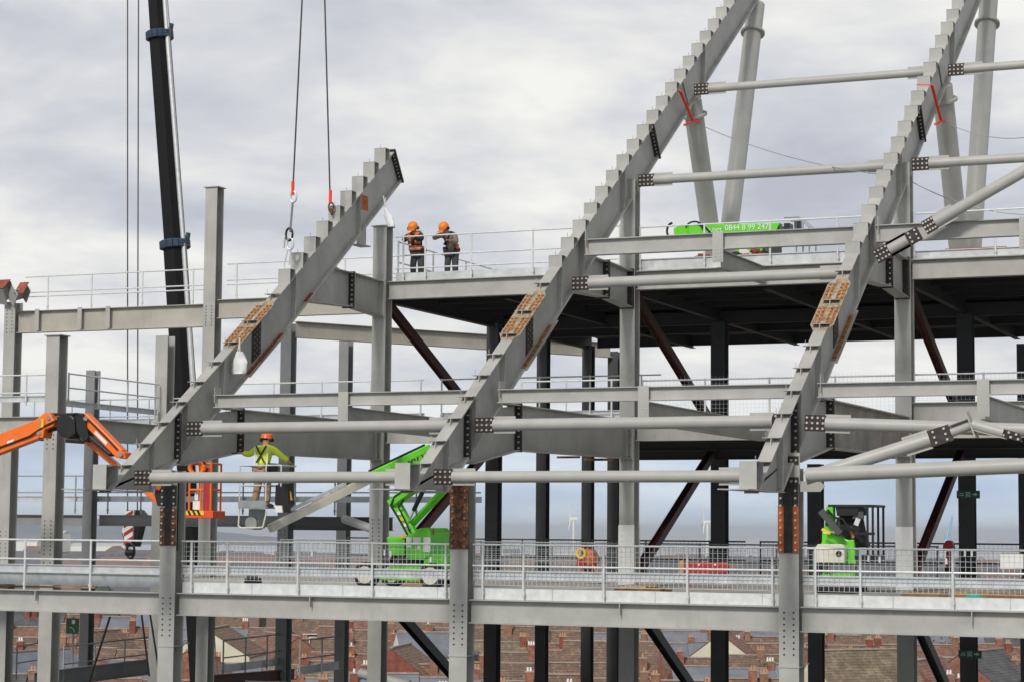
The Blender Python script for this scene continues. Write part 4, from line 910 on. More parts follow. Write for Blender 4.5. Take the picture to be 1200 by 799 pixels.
mb = MB().box(g(515, 0).x, x1+.02, Yl-.6, Yl+.6, .46, .93); part('rear_cover', mb, GREEN, t, bevel=.05)
mb = MB(); 
for (a, b, c_, d) in ((476, 482.5, 641, 629), (484, 493, 636, 629), (496, 504.5, 646, 629), (489, 493, 643, 639)):
    p, q = g(a, c_, Yl-.67), g(b, d, Yl-.67); mb.box(p.x, q.x, Yl-.675, Yl-.667, p.z, q.z)
part('data_label', mb, WHITE, t)
p, q = g(470, 630, Yl-.67), g(476, 627, Yl-.67); part('warning_label', MB().box(p.x, q.x, Yl-.675, Yl-.667, p.z, q.z), YELLOW, t)
cyl(t, 'beacon', g(482, 625), g(482, 620), .07, mat('amber_lens', (.8, .25, .02), .3, 0, .02, 3))
def gbar(name, pa, pb, w, m=GREEN, ya=Yl, yb=Yl, dep=.22, tt=None):
    a, b = onY(*pa, ya), onY(*pb, yb); return part(name, MB().bar(a, b, dep, w, up=(0, 0, 1) if abs((b-a).normalized().z) < .9 else (1, 0, 0)), m, tt or t, bevel=.02)
gbar('riser', (484, 626), (464, 590), .26)
gbar('knuckle', (466, 593), (460, 583), .30)
gbar('lower_boom', (461, 589), (497, 562), .24, yb=6.2)
gbar('lower_boom', (489, 567), (532, 536), .22, ya=6.35, yb=5.2)
gbar('link_bar', (478, 619), (528, 566), .09, ya=7.2, yb=6)
cyl(t, 'ram', g(485, 597, 6.6), g(498, 570, 6.2), .06, BLACK); cyl(t, 'ram_rod', g(478, 612, 6.9), g(486, 596, 6.6), .03, GALV)
for py_ in (600, 607, 614): 
    p, q = g(465.5+ (py_-600)*.45, py_+3, Yl-.13), g(470+(py_-600)*.45, py_-1, Yl-.13); part('warning_label', MB().box(p.x, q.x, p.y-.01, p.y-.002, p.z, q.z), WHITE if py_ != 607 else YELLOW, t)
part('hose', MB().path([g(478, 627, Yl-.3), g(470, 612, Yl-.25), g(458, 592, Yl-.2), g(462, 582, Yl-.2), g(480, 570, 6.4)], .03, 6), RUBBER, t, smooth=True)
part('hose', MB().path([g(481, 624, Yl-.3), g(474, 608, Yl-.28), g(467, 594, Yl-.25), g(474, 584, Yl-.3), g(492, 568, 6.2)], .022, 6), RUBBER, t, smooth=True)
part('panel_gap', MB().box(g(494.4, 0).x, g(495.6, 0).x, Yl-.64, Yl-.2, .84, 1.38).box(xa, g(494, 0).x, Yl-.628, Yl-.622, 1.09, 1.10), BLACK, t)
mb = MB()
for q in ((464, 590), (485, 625), (479, 618)): mb.tube(g(*q, Yl-.16), g(*q, Yl+.16), .06, 10)
part('pivot_pin', mb, GALVD, t)
part('handrail', MB().path([g(500, 627, Yl-.5), g(500, 622, Yl-.5), g(508, 621, Yl-.5), g(508, 626, Yl-.5)], .015, 6), RED, t)
a, b = onY(506, 527, 5.0), onY(436, 560, 4.2)
part('upper_boom', MB().bar(a, b, .24, .34), GREEN, t, bevel=.02)
u_ = (a-b).normalized(); n_ = u_.cross(Vector((0, 1, 0))).normalized(); n_ = n_ if n_.z > 0 else -n_
part('hose_track', MB().bar(a+n_*.20-u_*.1, b+n_*.20, .1, .06), BLACK, t)
text_mesh('boom_number', '0844', .30, a.lerp(b, .20)+Vector((0, -.13, 0)), u_, n_, BLACK, t, bold=.012)
jb = onY(316, 619, 1.6)
part('jib', MB().bar(onY(437, 559, 4.3), jb, .16, .20), CREAM, t, bevel=.01)
part('jib_rail', MB().bar(onY(405, 566, 3.5), onY(341, 597, 2.1), .05, .08), RAILP, t)
# basket
Yb = 1.0
gb = lambda px, py, y=Yb: onY(px, py, y)
mb = MB(); xl, xr = gb(290, 560).x, gb(320.5, 560).x; zf = gb(305, 594).z; zt = gb(305, 545.5).z
for x in (xl, xr):
    for y in (Yb-.36, Yb+.36): mb.tube((x, y, zf-.05), (x, y, zt), .018, 6)
for z in (zt, (zt+zf)/2+.02):
    for y in (Yb-.36, Yb+.36): mb.tube((xl, y, z), (xr, y, z), .018, 6)
    for x in (xl, xr): mb.tube((x, Yb-.36, z), (x, Yb+.36, z), .018, 6)
xq = gb(338, 560).x
for y in (Yb-.36, Yb+.36): mb.tube((xr, y, zt), (xq, y, zt), .018, 6)
mb.tube((xq, Yb-.36, zt), (xq, Yb+.36, zt), .018, 6); mb.tube((xq, Yb-.36, zt), (xq, Yb-.36, zt-.5), .018, 6)
part('basket_frame', mb, RAILP, t)
part('basket_floor', MB().box(xl-.02, xr+.02, Yb-.38, Yb+.38, zf-.03, zf).box(xl-.02, xr+.02, Yb-.385, Yb-.375, zf-.001, zf+.16), GALVD, t)
mb = MB(); mb.path([Vector((xl-.03, Yb-.3, zf-.03)), Vector((xl-.05, Yb-.3, zf-.45)), Vector((xl+.03, Yb-.3, zf-.5)), Vector((xr-.1, Yb-.3, zf-.48)), Vector((xr, Yb-.3, zf-.1))], .02, 8); part('basket_guard', mb, CREAM, t)
cyl(t, 'basket_pivot', (gb(308, 0).x, Yb-.1, zf-.38), (gb(308, 0).x, Yb+.35, zf-.38), .16, GALVD)
part('pivot_bracket', MB().box(gb(303, 0).x, gb(315, 0).x, Yb+.0, Yb+.3, zf-.5, zf-.04), GALVD, t)
part('control_box', MB().box(gb(321, 0).x, gb(333, 0).x, Yb-.2, Yb+.15, zt-.22, zt+.06), BLACK, t, bevel=.02)
tt_ = thing('tool_bag', 'black tool holder with a yellow handle hung beside the worker basket', 'tool bag', tuple(gb(333, 580)))
mb = slabpx([(323, 568), (336, 566), (338, 590), (330, 600), (322, 590)], Yb-.15, Yb+.15); part('bag', mb, BLACK, tt_)
part('handle', MB().bar(gb(337, 566), gb(341, 586), .05, .07), mat('amber_handle', (.75, .42, .04), .5, 0, .05, 4), tt_)
part('pouch', slabpx([(322, 592), (330, 592), (331, 600), (323, 600)], Yb-.2, Yb-.151), WHITE, tt_)
# --- orange lift at left
Yo = 2.6
t = thing('boom_lift', 'orange lift reaching in from the left edge, basket behind the left front column', 'access platform', (-14, Yo, GZ))
o = lambda px, py, y=Yo: onY(px, py, y)
def obar(name, pa, pb, w, m=ORANGE, ya=Yo, yb=Yo, dep=.26): return part(name, MB().bar(onY(*pa, ya), onY(*pb, yb), dep, w), m, t, bevel=.02)
obar('main_boom', (-160, 582), (46, 503), .50)
obar('main_boom', (-300, 640), (-158, 582), .6)
mb = MB()
for q in ((48, 494), (57, 489), (46, 507), (141, 532), (100, 490)): mb.tube(o(*q, Yo-.24), o(*q, Yo+.24), .055, 12)
part('pivot_pin', mb, GALVD, t)
part('boom_hose', MB().path([o(-20, 531, Yo-.16), o(10, 520, Yo-.16), o(34, 511, Yo-.17), o(52, 499, Yo-.22), o(66, 492, Yo-.24)], .025, 6), RUBBER, t, smooth=True)
part('boom_hose', MB().path([o(70, 486, Yo-.2), o(90, 484, Yo-.2), o(104, 492, Yo-.17), o(124, 512, Yo-.17), o(138, 527, Yo-.17)], .022, 6), RUBBER, t, smooth=True)
mb = slabpx([(8, 517), (16, 514), (16, 519), (8, 522)], Yo-.137, Yo-.131); part('data_label', mb, WHITE, t)
mb = slabpx([(112, 504), (126, 518), (124, 521), (110, 507)], Yo-.137, Yo-.131); part('boom_stripe', mb, WHITE, t)
mb = slabpx([(38, 494), (52, 483), (58, 484), (62, 491), (66, 493), (62, 499), (52, 503), (50, 513), (44, 512)], Yo-.2, Yo+.2); part('boom_head', mb, ORANGE, t, bevel=.02)
mb = slabpx([(66, 488), (74, 485), (82, 486), (87, 490), (88, 508), (80, 514), (72, 511), (66, 503)], Yo-.22, Yo+.22); part('slew_joint', mb, BLACK, t, bevel=.03)
mb = MB().tube(o(58, 485), o(90, 485), .035, 8).tube(o(90, 485), o(100, 486), .04, 8).tube(o(52, 506), o(66, 502), .05, 8); mb.path([o(86, 508), o(98, 518), o(100, 505), o(92, 490)], .03, 6); part('hoses', mb, BLACK, t)
mb = MB().box(o(68, 0).x, o(71, 0).x, Yo-.235, Yo-.222, o(0, 502).z, o(0, 492).z); part('warning_label', mb, YELLOW, t)
part('link_plate', slabpx([(88, 486), (98, 485), (104, 512), (98, 517), (90, 505)], Yo-.18, Yo+.14), BLACK, t)
obar('jib', (100, 488), (143, 532), .26)
part('jib_end', slabpx([(138, 526), (146, 530), (147, 536), (140, 537), (132, 531)], Yo-.16, Yo+.16), ORANGE, t)
obar('lower_jib', (100, 514), (190, 590), .14, ya=Yo+.3, yb=Yo+.8)
obar('ram', (102, 508), (132, 533), .10, BLACK); 
part('jib_joint', slabpx([(181, 568), (190, 567), (196, 580), (194, 594), (184, 592), (181, 580)], Yo+.5, Yo+.9), BLACK, t, bevel=.02)
obar('jib_tip', (176, 566), (186, 572), .14, ya=Yo+.3, yb=Yo+.5)
obar('basket_arm', (192, 592), (224, 600), .10, BLACK, ya=Yo+.7, yb=3.6)
xl, xr = onY(222, 570, 3.4).x, onY(247, 570, 3.4).x; zf = onY(240, 604, 3.4).z; zt = onY(240, 543, 3.4).z
def tb(mb, pts, r=.028): mb.path([Vector(p) for p in pts], r, 8)
mb = MB()
for y in (3.4, 3.9):
    for x in (xl, (xl*.45+xr*.55), xr): tb(mb, [(x, y, zf), (x, y, zt)])
    for z in (zt, (zt+zf)/2): tb(mb, [(xl, y, z), (xr, y, z)])
for x in (xl, xr):
    for z in (zt, (zt+zf)/2): tb(mb, [(x, 3.4, z), (x, 3.9, z)])
part('basket_frame', mb, ORANGE, t)
mb = MB().box(xr-.2, xr-.02, 3.37, 3.39, zf+.12, zt-.1); part('basket_panel', mb, RED, t)
mb = MB(); cc = Vector((xl+.28, 3.3, zt-.08)); mb.path([cc+Vector((.22*math.cos(a), 0, .2*math.sin(a))) for a in [i*math.tau/14 for i in range(15)]], .06, 8); part('control_guard', mb, ORANGE, t, smooth=True)
mb = MB().path([cc+Vector((.26*math.cos(a), -.06, .24*math.sin(a))) for a in [math.pi*(.1+i*.07) for i in range(13)]], .03, 6); part('hose_loop', mb, BLACK, t)
part('basket_floor', MB().box(xl-.05, xr+.12, 3.33, 3.95, zf-.06, zf+.13), mat('orange_red_paint', (.75, .09, .02), .45, 0, .05, 3), t, bevel=.015)
part('stripe_band', MB().box(xl-.04, xr-.14, 3.315, 3.328, zf+.02, zf+.13), YELLOW, t)
mb = MB(); x = xl
while x < xr-.24: mb.prism([(x, zf+.13), (x+.07, zf+.13), (x+.13, zf+.02), (x+.06, zf+.02)], 'Y', 3.309, 3.314); x += .14
part('black_stripe', mb, BLACK, t)
mb = MB().box(xl+.05, xl+.38, 3.5, 3.7, zf+.16, zf+.38).box(xl+.1, xl+.2, 3.5, 3.6, zf+.4, zf+.62); part('tool_crate', mb, WHITE, t)
part('chassis', MB().box(-21, -17, 1.6, 3.8, GZ+.4, GZ+1.3), ORANGE, t); part('mast', MB().bar((-19, Yo, GZ+1.3), onY(-300, 640, Yo), .5, .6, up=(0, 1, 0)), ORANGE, t)
for x in (-20.4, -17.6):
    for y in (1.6, 3.8): wheel(t, (x, y, GZ+.5), .5, .35)
# --- green lift on the top floor
Yt = 13.6; ZD = 8.66
h = lambda px, py, y=Yt: onY(px, py, y)
t = thing('boom_lift', 'lime green boom lift folded flat on the top floor, white writing on its boom', 'access platform', (10.2, Yt, ZD))
part('chassis', MB().box(h(868, 0).x, h(905, 0).x, Yt-.7, Yt+.9, ZD+.28, ZD+.62), GREEN, t, bevel=.03)
for x in (h(872, 0).x, h(903, 0).x):
    for y in (Yt-.75, Yt+.95): wheel(t, (x, y, ZD+.33), .32, .25)
part('turret_cover', MB().box(h(868, 0).x, h(900, 0).x, Yt-.6, Yt+.7, ZD+.64, ZD+1.2), GREEN, t, bevel=.05)
part('ballast', MB().box(h(900, 0).x+.02, h(909, 0).x, Yt-.55, Yt+.6, ZD+.55, ZD+1.1), DARKST, t, bevel=.03)
part('main_boom', slabpx([(806, 278), (806, 264), (914, 261.5), (909, 272), (868, 273), (860, 282), (840, 281)], Yt-.16, Yt+.16), GREEN, t, bevel=.015)
part('knuckle', slabpx([(789, 268), (798, 263), (806, 264), (806, 277), (796, 278), (790, 276)], Yt-.2, Yt+.2), GREEN, t, bevel=.02)
part('lower_boom', slabpx([(866, 288), (874, 292), (905, 309), (897, 309), (866, 296)], Yt-.9, Yt-.72), RAILP, t)
mb = MB(); c = h(791, 272); mb.path([c+Vector((.16*math.cos(a), -.24, .22*math.sin(a))) for a in [math.pi*(.5+i*.1) for i in range(11)]], .035, 6)
c = h(816, 268); mb.path([c+Vector((.24*math.cos(a), -.2, .17*math.sin(a))) for a in [math.pi*i/10 for i in range(-1, 11)]], .025, 6); mb.path([h(818, 262, Yt-.2), h(828, 268, Yt-.2), h(836, 277, Yt-.2)], .03, 6); part('hoses', mb, BLACK, t)
r_ = (h(910, 264)-h(850, 266)).normalized(); u2 = Vector((0, 0, 1))
text_mesh('boom_writing', '0844 8 99 247', .22, h(875, 266.8, Yt-.175), r_, u2, WHITE, t)
text_mesh('boom_writing', 'o.net', .22, h(837, 269.5, Yt-.175), r_, u2, WHITE, t)
mb = MB(); xl, xr = h(922, 0).x, h(951, 0).x; zb, z1 = h(930, 300).z, h(930, 257).z
for y in (Yt-.35, Yt+.35):
    tb(mb, [(xl, y, z1), (xr-.3, y, z1), (xr, y, z1-.3), (xr, y, zb)], .022); tb(mb, [(xl+.35, y, zb), (xl+.35, y, z1-.05)], .022); tb(mb, [(xl+.3, y, zb+.02), (xr, y, zb+.02)], .03)
    tb(mb, [(xl+.3, y, (zb+z1)/2), (xr, y, (zb+z1)/2)], .022)
part('basket_frame', mb, mat('grey_basket_paint', (.33, .36, .38), .5, .1, .08, 4), t)
part('basket_floor', MB().box(xl+.3, xr, Yt-.35, Yt+.35, zb-.04, zb), DARKST, t)
part('control_box', MB().box(xl-.02, xl+.14, Yt-.3, Yt+.1, z1-.52, z1-.15).box(xr-.42, xr-.25, Yt-.37, Yt-.2, z1-.33, z1-.12), BLACK, t)
part('jib_post', MB().box(xl-.2, xl-.05, Yt-.1, Yt+.1, zb+.5, z1-.2), DARKST, t)
# --- green machine with cab frame
Yk = 9.6
w = lambda px, py, y=Yk: onY(px, py, y)
t = thing('compact_digger', 'green cab machine with cream counterweight behind the mesh, right of the right front column', 'machine', (w(985, 0).x, Yk, .03))
mb = slabpx([(956, 640), (958, 637), (986, 637), (990, 641), (990, 659), (956, 659)], Yk-.55, Yk-.25); part('counterweight', mb, CREAM, t, bevel=.02)
mb = MB()
for a in (961, 970):
    for i in range(6): mb.box(w(a, 0).x, w(a+6, 0).x, Yk-.556, Yk-.551, w(0, 656-i*2).z, w(0, 655-i*2).z)
mb.disc(w(983, 648.5, Yk-.55), (0, -1, 0), .08, .01, 12); part('vent', mb, BLACK, t)
part('engine_cover', slabpx([(963, 622), (984, 628), (998, 634), (998, 660), (960, 660), (960, 640), (963, 634)], Yk-.24, Yk+.6), GREEN, t, bevel=.03)
part('boom_foot', slabpx([(968, 592.5), (976, 592.5), (977, 622), (966, 622)], Yk-.5, Yk-.25), GREEN, t, bevel=.02)
part('seat', slabpx([(982, 600), (1004, 600), (1009, 625), (1014, 640), (998, 640), (985, 622)], Yk-.15, Yk+.5), RUBBER, t, bevel=.05)
part('canopy', slabpx([(979, 594), (1006, 594), (1004, 603), (981, 604)], Yk-.45, Yk+.6), BLACK, t)
part('engine_block', slabpx([(980, 606), (1001, 610), (1004, 636), (1012, 641), (985, 641), (978, 624)], Yk-.05, Yk+.62), DARKST, t, bevel=.04)
part('hose', MB().path([w(966, 600, Yk-.56), w(972, 612, Yk-.58), w(982, 618, Yk-.56), w(992, 615, Yk-.5), w(1003, 624, Yk-.4)], .035, 6), RUBBER, t, smooth=True)
part('hose', MB().path([w(970, 597, Yk-.56), w(978, 606, Yk-.6), w(988, 608, Yk-.56), w(996, 622, Yk-.5)], .03, 6), RUBBER, t, smooth=True)
mb = MB()
for q in ((970, 600), (971, 607), (969, 614), (974, 611)): mb.disc(w(*q, Yk-.5), (0, -1, 0), .05, .012, 10)
part('pin_boss', mb, GREEND, t)
part('green_post', MB().bar(w(998, 632, Yk-.3), w(1001, 660, Yk-.3), .14, .14), GREEN, t, bevel=.02)
part('arm', MB().bar(w(962, 598, Yk-.6), w(985, 625, Yk-.6), .12, .16), DARKST, t)
mb = MB(); Z1 = w(1000, 592.5).z
mb.box(w(973, 0).x, w(1026, 0).x, Yk-.5, Yk+.7, Z1-.03, Z1+.03)
for x in (w(1018, 0).x, w(1024, 0).x):
    for y in (Yk-.5, Yk+.65): mb.bar((x, y, Z1), (x, y, w(0, 642).z), .05, .05, up=(0, 1, 0))
mb.box(w(1003, 0).x, w(1026, 0).x, Yk-.5, Yk-.46, w(0, 617).z-.02, w(0, 616).z+.02); mb.box(w(1003, 0).x, w(1026, 0).x, Yk-.5, Yk+.6, w(0, 642).z, w(0, 637).z); part('cab_frame', mb, BLACK, t)
mb = MB().box(w(1000, 0).x, w(1012, 0).x, Yk-.4, Yk-.3, w(0, 602).z, w(0, 595).z); part('work_lamp', mb, DARKST, t)
part('mirror', MB().bar(w(1006, 607, Yk-.52), w(1003, 615, Yk-.52), .03, .12), RAILP, t)
mb = slabpx([(964, 618), (974, 623), (972, 626), (962, 621)], Yk-.62, Yk-.6); part('warning_label', mb, YELLOW, t)
part('lever', MB().bar(w(996, 617, Yk-.3), w(1000, 630, Yk-.3), .06, .07), mat('copper_lever', (.5, .22, .12), .5, 0, .05, 4), t)
mb = MB(); z0 = .03
for y in (Yk-.5, Yk+.6): mb.box(w(958, 0).x, w(1005, 0).x, y-.15, y+.15, z0, z0+.42)
part('track', mb, RUBBER, t, bevel=.1)
part('undercarriage', MB().box(w(962, 0).x, w(1000, 0).x, Yk-.34, Yk+.44, z0+.15, z0+.5), GREEN, t)
# --- small things on the floors
def crate(name, label, cat, pts, y0, y1, m, extra=None, group=None):
    t = thing(name, label, cat, tuple(onY(*pts[0], y0)), group); part('body', slabpx(pts, y0, y1), m, t, bevel=.01); return t
t = crate('barrier_panel', 'red slatted barrier panel standing in front of the black rear column', 'barrier', [(800, 658), (852, 658), (852, 671), (800, 671)], 12, 12.05, RED)
part('lower_rail', slabpx([(807, 680.5), (852, 681), (852, 683), (807, 682.5)], 12, 12.05), RED, t)
mb = MB()
for x in (808, 818, 829, 840, 851): mb.add(*(lambda q: (q.v, q.f))(slabpx([(x, 671), (x+1, 671), (x+1, 688), (x, 688)], 12.01, 12.04)))
part('leg', mb, RED, t)
mb = MB()
for x in (819, 838): mb.disc(onY(x, 661, 11.99), (0, -1, 0), .03, .01, 8)
part('reflector', mb, WHITE, t); part('end_board', slabpx([(796, 656), (801, 656), (801, 671), (796, 671)], 11.95, 12.1), TIMBER, t)
t = thing('concrete_mixer', 'small orange and brown mixer with a yellow ring, left of the white-footed middle column', 'mixer', tuple(onY(690, 668, 14)))
c = onY(681, 648, 13.7); mb = MB().path([c+Vector((.13*math.cos(a), 0, .13*math.sin(a))) for a in [i*math.tau/14 for i in range(15)]], .04, 8); part('yellow_ring', mb, YELLOW, t, smooth=True)
MIXO = mat('dull_orange_paint', (.55, .16, .05), .6, 0, .2, 6, col2=(.2, .08, .05), cut=.58)
a, b = onY(684, 657, 14), onY(699, 651, 14); part('drum', MB().tube(a, a.lerp(b, .5), .18, 16, .32).tube(a.lerp(b, .5), b, .32, 16, .2), MIXO, t, smooth=True)
mb = MB(); 
for x in (679, 702): mb.bar(onY(x, 672, 13.8), onY(690, 655, 13.9), .06, .06); mb.bar(onY(x, 672, 14.3), onY(690, 655, 14.1), .06, .06)
mb.bar(onY(678, 671, 13.8), onY(703, 671, 13.8), .06, .06); part('frame', mb, MIXO, t)
part('motor_box', slabpx([(676, 655), (683, 655), (683, 664), (676, 664)], 13.7, 14), RED, t)
crate('timber_stack', 'short stack of raw timber on the floor, left of the teal sheet', 'timber', [(1056, 694), (1100, 694), (1100, 701), (1056, 701)], 2.0, 3.0, TIMBER)
t = thing('timber_planks', 'long pile of raw timber planks at the lower right edge', 'timber', (18, 3.4, .03))
for i in range(4): part('plank', MB().bar((16.9+i*.3, 3.2+i*.22, .08+i*.055), (24, 3.3+i*.22, .08+i*.055), .2, .05), TIMBER, t)
t = thing('teal_sheet', 'crumpled teal plastic sheet on the lowest floor near the right edge', 'sheet', tuple(onY(1138, 700, 1.6)))
mb = MB(); rnd = random.Random(2); nx, ny = 14, 6; c = onY(1137, 702, 1.6)
for i in range(nx+1):
    for j in range(ny+1):
        u, v = i/nx*2-1, j/ny*2-1; hh = .22*max(0, 1-u*u)*max(.0, 1-v*v)+rnd.uniform(0, .05); mb.v.append((c.x+u*.38, c.y+.3+v*.4, .04+hh))
for i in range(nx):
    for j in range(ny): k = i*(ny+1)+j; mb.f.append((k, k+ny+1, k+ny+2, k+1))
part('sheet', mb, TEAL, t, smooth=True)
t = crate('white_cabinet', 'white square cabinet behind the mesh at the right edge', 'cabinet', [(1172, 649), (1199, 649), (1199, 666), (1172, 666)], 14, 14.6, WHITE)
part('leg', slabpx([(1174, 666.2), (1176, 666.2), (1176, 676), (1174, 676)], 14, 14.1), GALVD, t); part('leg', slabpx([(1195, 666.2), (1197, 666.2), (1197, 676), (1195, 676)], 14, 14.1), GALVD, t)
t = thing('red_bars', 'row of red reinforcing bars lying on the floor left of the green lift', 'bars', (1.3, 4.2, .05))
for i in range(5): part('bar', MB().bar((.9+i*.1, 2.6+i*.28, .06+.04*(i % 2)), (3.6+i*.1, 3.0+i*.28, .06+.04*(i % 2)), .05, .05), REDOX, t)
t = thing('beam_clamp', 'black beam clamp on the floor right of the left front column', 'clamp', tuple(onY(295, 682, 2)))
part('jaw', slabpx([(286, 683), (287, 677), (299, 677), (300, 683)], 2, 2.3), BLACK, t); part('screw', slabpx([(288, 676.5), (290, 673), (292, 676.5)], 2, 2.2), BLACK, t); part('screw', slabpx([(295, 676.5), (297, 673), (299, 676.5)], 2, 2.2), BLACK, t)
for (px, py, wd, nm, Y_) in ((822, 303, 1.3, 'left of the upper hanger plate', 13), (886, 303, .9, 'right of the upper hanger plate', 12.6)):
    c = onY(px, py, Y_); mb = MB(); rnd = random.Random(px)
    zb_ = 9.0
    for i in range(90):
        u = rnd.uniform(-1, 1); hh = (1-abs(u))*.30; z = zb_+.03+rnd.uniform(0, max(.02, hh)); s = .05
        M_ = Matrix.Rotation(rnd.uniform(0, 3), 3, 'Z') @ Matrix.Rotation(rnd.uniform(-.6, .6), 3, 'X'); mb.obox((c.x+u*wd/2, c.y+rnd.uniform(-.3, .3), z), M_ @ Vector((.10, 0, 0)), M_ @ Vector((0, .05, 0)), M_ @ Vector((0, 0, .035)))
    t = thing('brick_pile', 'loose red bricks in a pale skip, %s' % nm, 'bricks', (c.x, c.y, 8.66), 'brick piles'); t.pop('kind', None)
    part('skip', MB().hexa([(c.x-wd*.5, c.y-.45, 8.67), (c.x+wd*.5, c.y-.45, 8.67), (c.x+wd*.5, c.y+.45, 8.67), (c.x-wd*.5, c.y+.45, 8.67), (c.x-wd*.62, c.y-.5, zb_), (c.x+wd*.62, c.y-.5, zb_), (c.x+wd*.62, c.y+.5, zb_), (c.x-wd*.62, c.y+.5, zb_)]), GALV, t)
    o_ = part('bricks', mb, BRICKP, t); o_['kind'] = 'stuff'
for (pa, pb, m, nm) in (((1072, 297), (1108, 294), GREEN, 'lime green board'), ((1108, 294), (1180, 291), RED, 'dark red board')):
    a, b = onY(*pa, 12.5), onY(*pb, 12.5); part_ = MB().bar((a.x, 12.5, a.z), (b.x, 12.5, a.z), .1, .09); part_.box(a.x+.1, a.x+.2, 12.5, 12.7, 8.66, a.z-.05).box(b.x-.2, b.x-.1, 12.5, 12.7, 8.66, a.z-.05)
    tag(mesh('edge_board', part_, m), '%s propped along the top floor at the right' % nm, 'board')
t = thing('gravel_heap', 'flat grey-brown heap of ballast on the top floor at the far right', 'heap', (20, 14, 8.66))
part('heap', MB().hexa([(16.5, 12.6, 8.66), (26, 12.6, 8.66), (26, 18, 8.66), (16.5, 18, 8.66), (17.2, 13.2, 9.1), (25.5, 13.2, 9.15), (25.5, 17, 9.2), (17.2, 17, 9.1)]), mat('ballast', (.22, .18, .15), .95, 0, .3, 6, bump=.5), t)
# ============================================================ PEOPLE
SKIN = mat('skin_tone', (.52, .27, .18), .55, 0, .04, 10)
def skinmesh(name, nodes, edges, m, root, M, sub=1, root_i=0):
    me = bpy.data.meshes.new('tmp'); me.from_pydata([n[0] for n in nodes], edges, []); ob = bpy.data.objects.new('tmp', me); COL.objects.link(ob)
    md = ob.modifiers.new('s', 'SKIN'); md.use_smooth_shade = True; md.branch_smoothing = .6
    sv = me.skin_vertices[0].data
    for i, n in enumerate(nodes):
        r = n[1] if isinstance(n[1], tuple) else (n[1], n[1]); sv[i].radius = r; sv[i].use_root = (i == root_i)
    s2 = ob.modifiers.new('u', 'SUBSURF'); s2.levels = sub; s2.render_levels = sub
    bpy.context.view_layer.update(); dg = bpy.context.evaluated_depsgraph_get()
    res = bpy.data.meshes.new_from_object(ob.evaluated_get(dg)); bpy.data.objects.remove(ob); bpy.data.meshes.remove(me)
    res.transform(M); res.materials.clear(); res.materials.append(m); res.polygons.foreach_set('use_smooth', [True]*len(res.polygons))
    o = bpy.data.objects.new(name, res); COL.objects.link(o); o.parent = root; return o
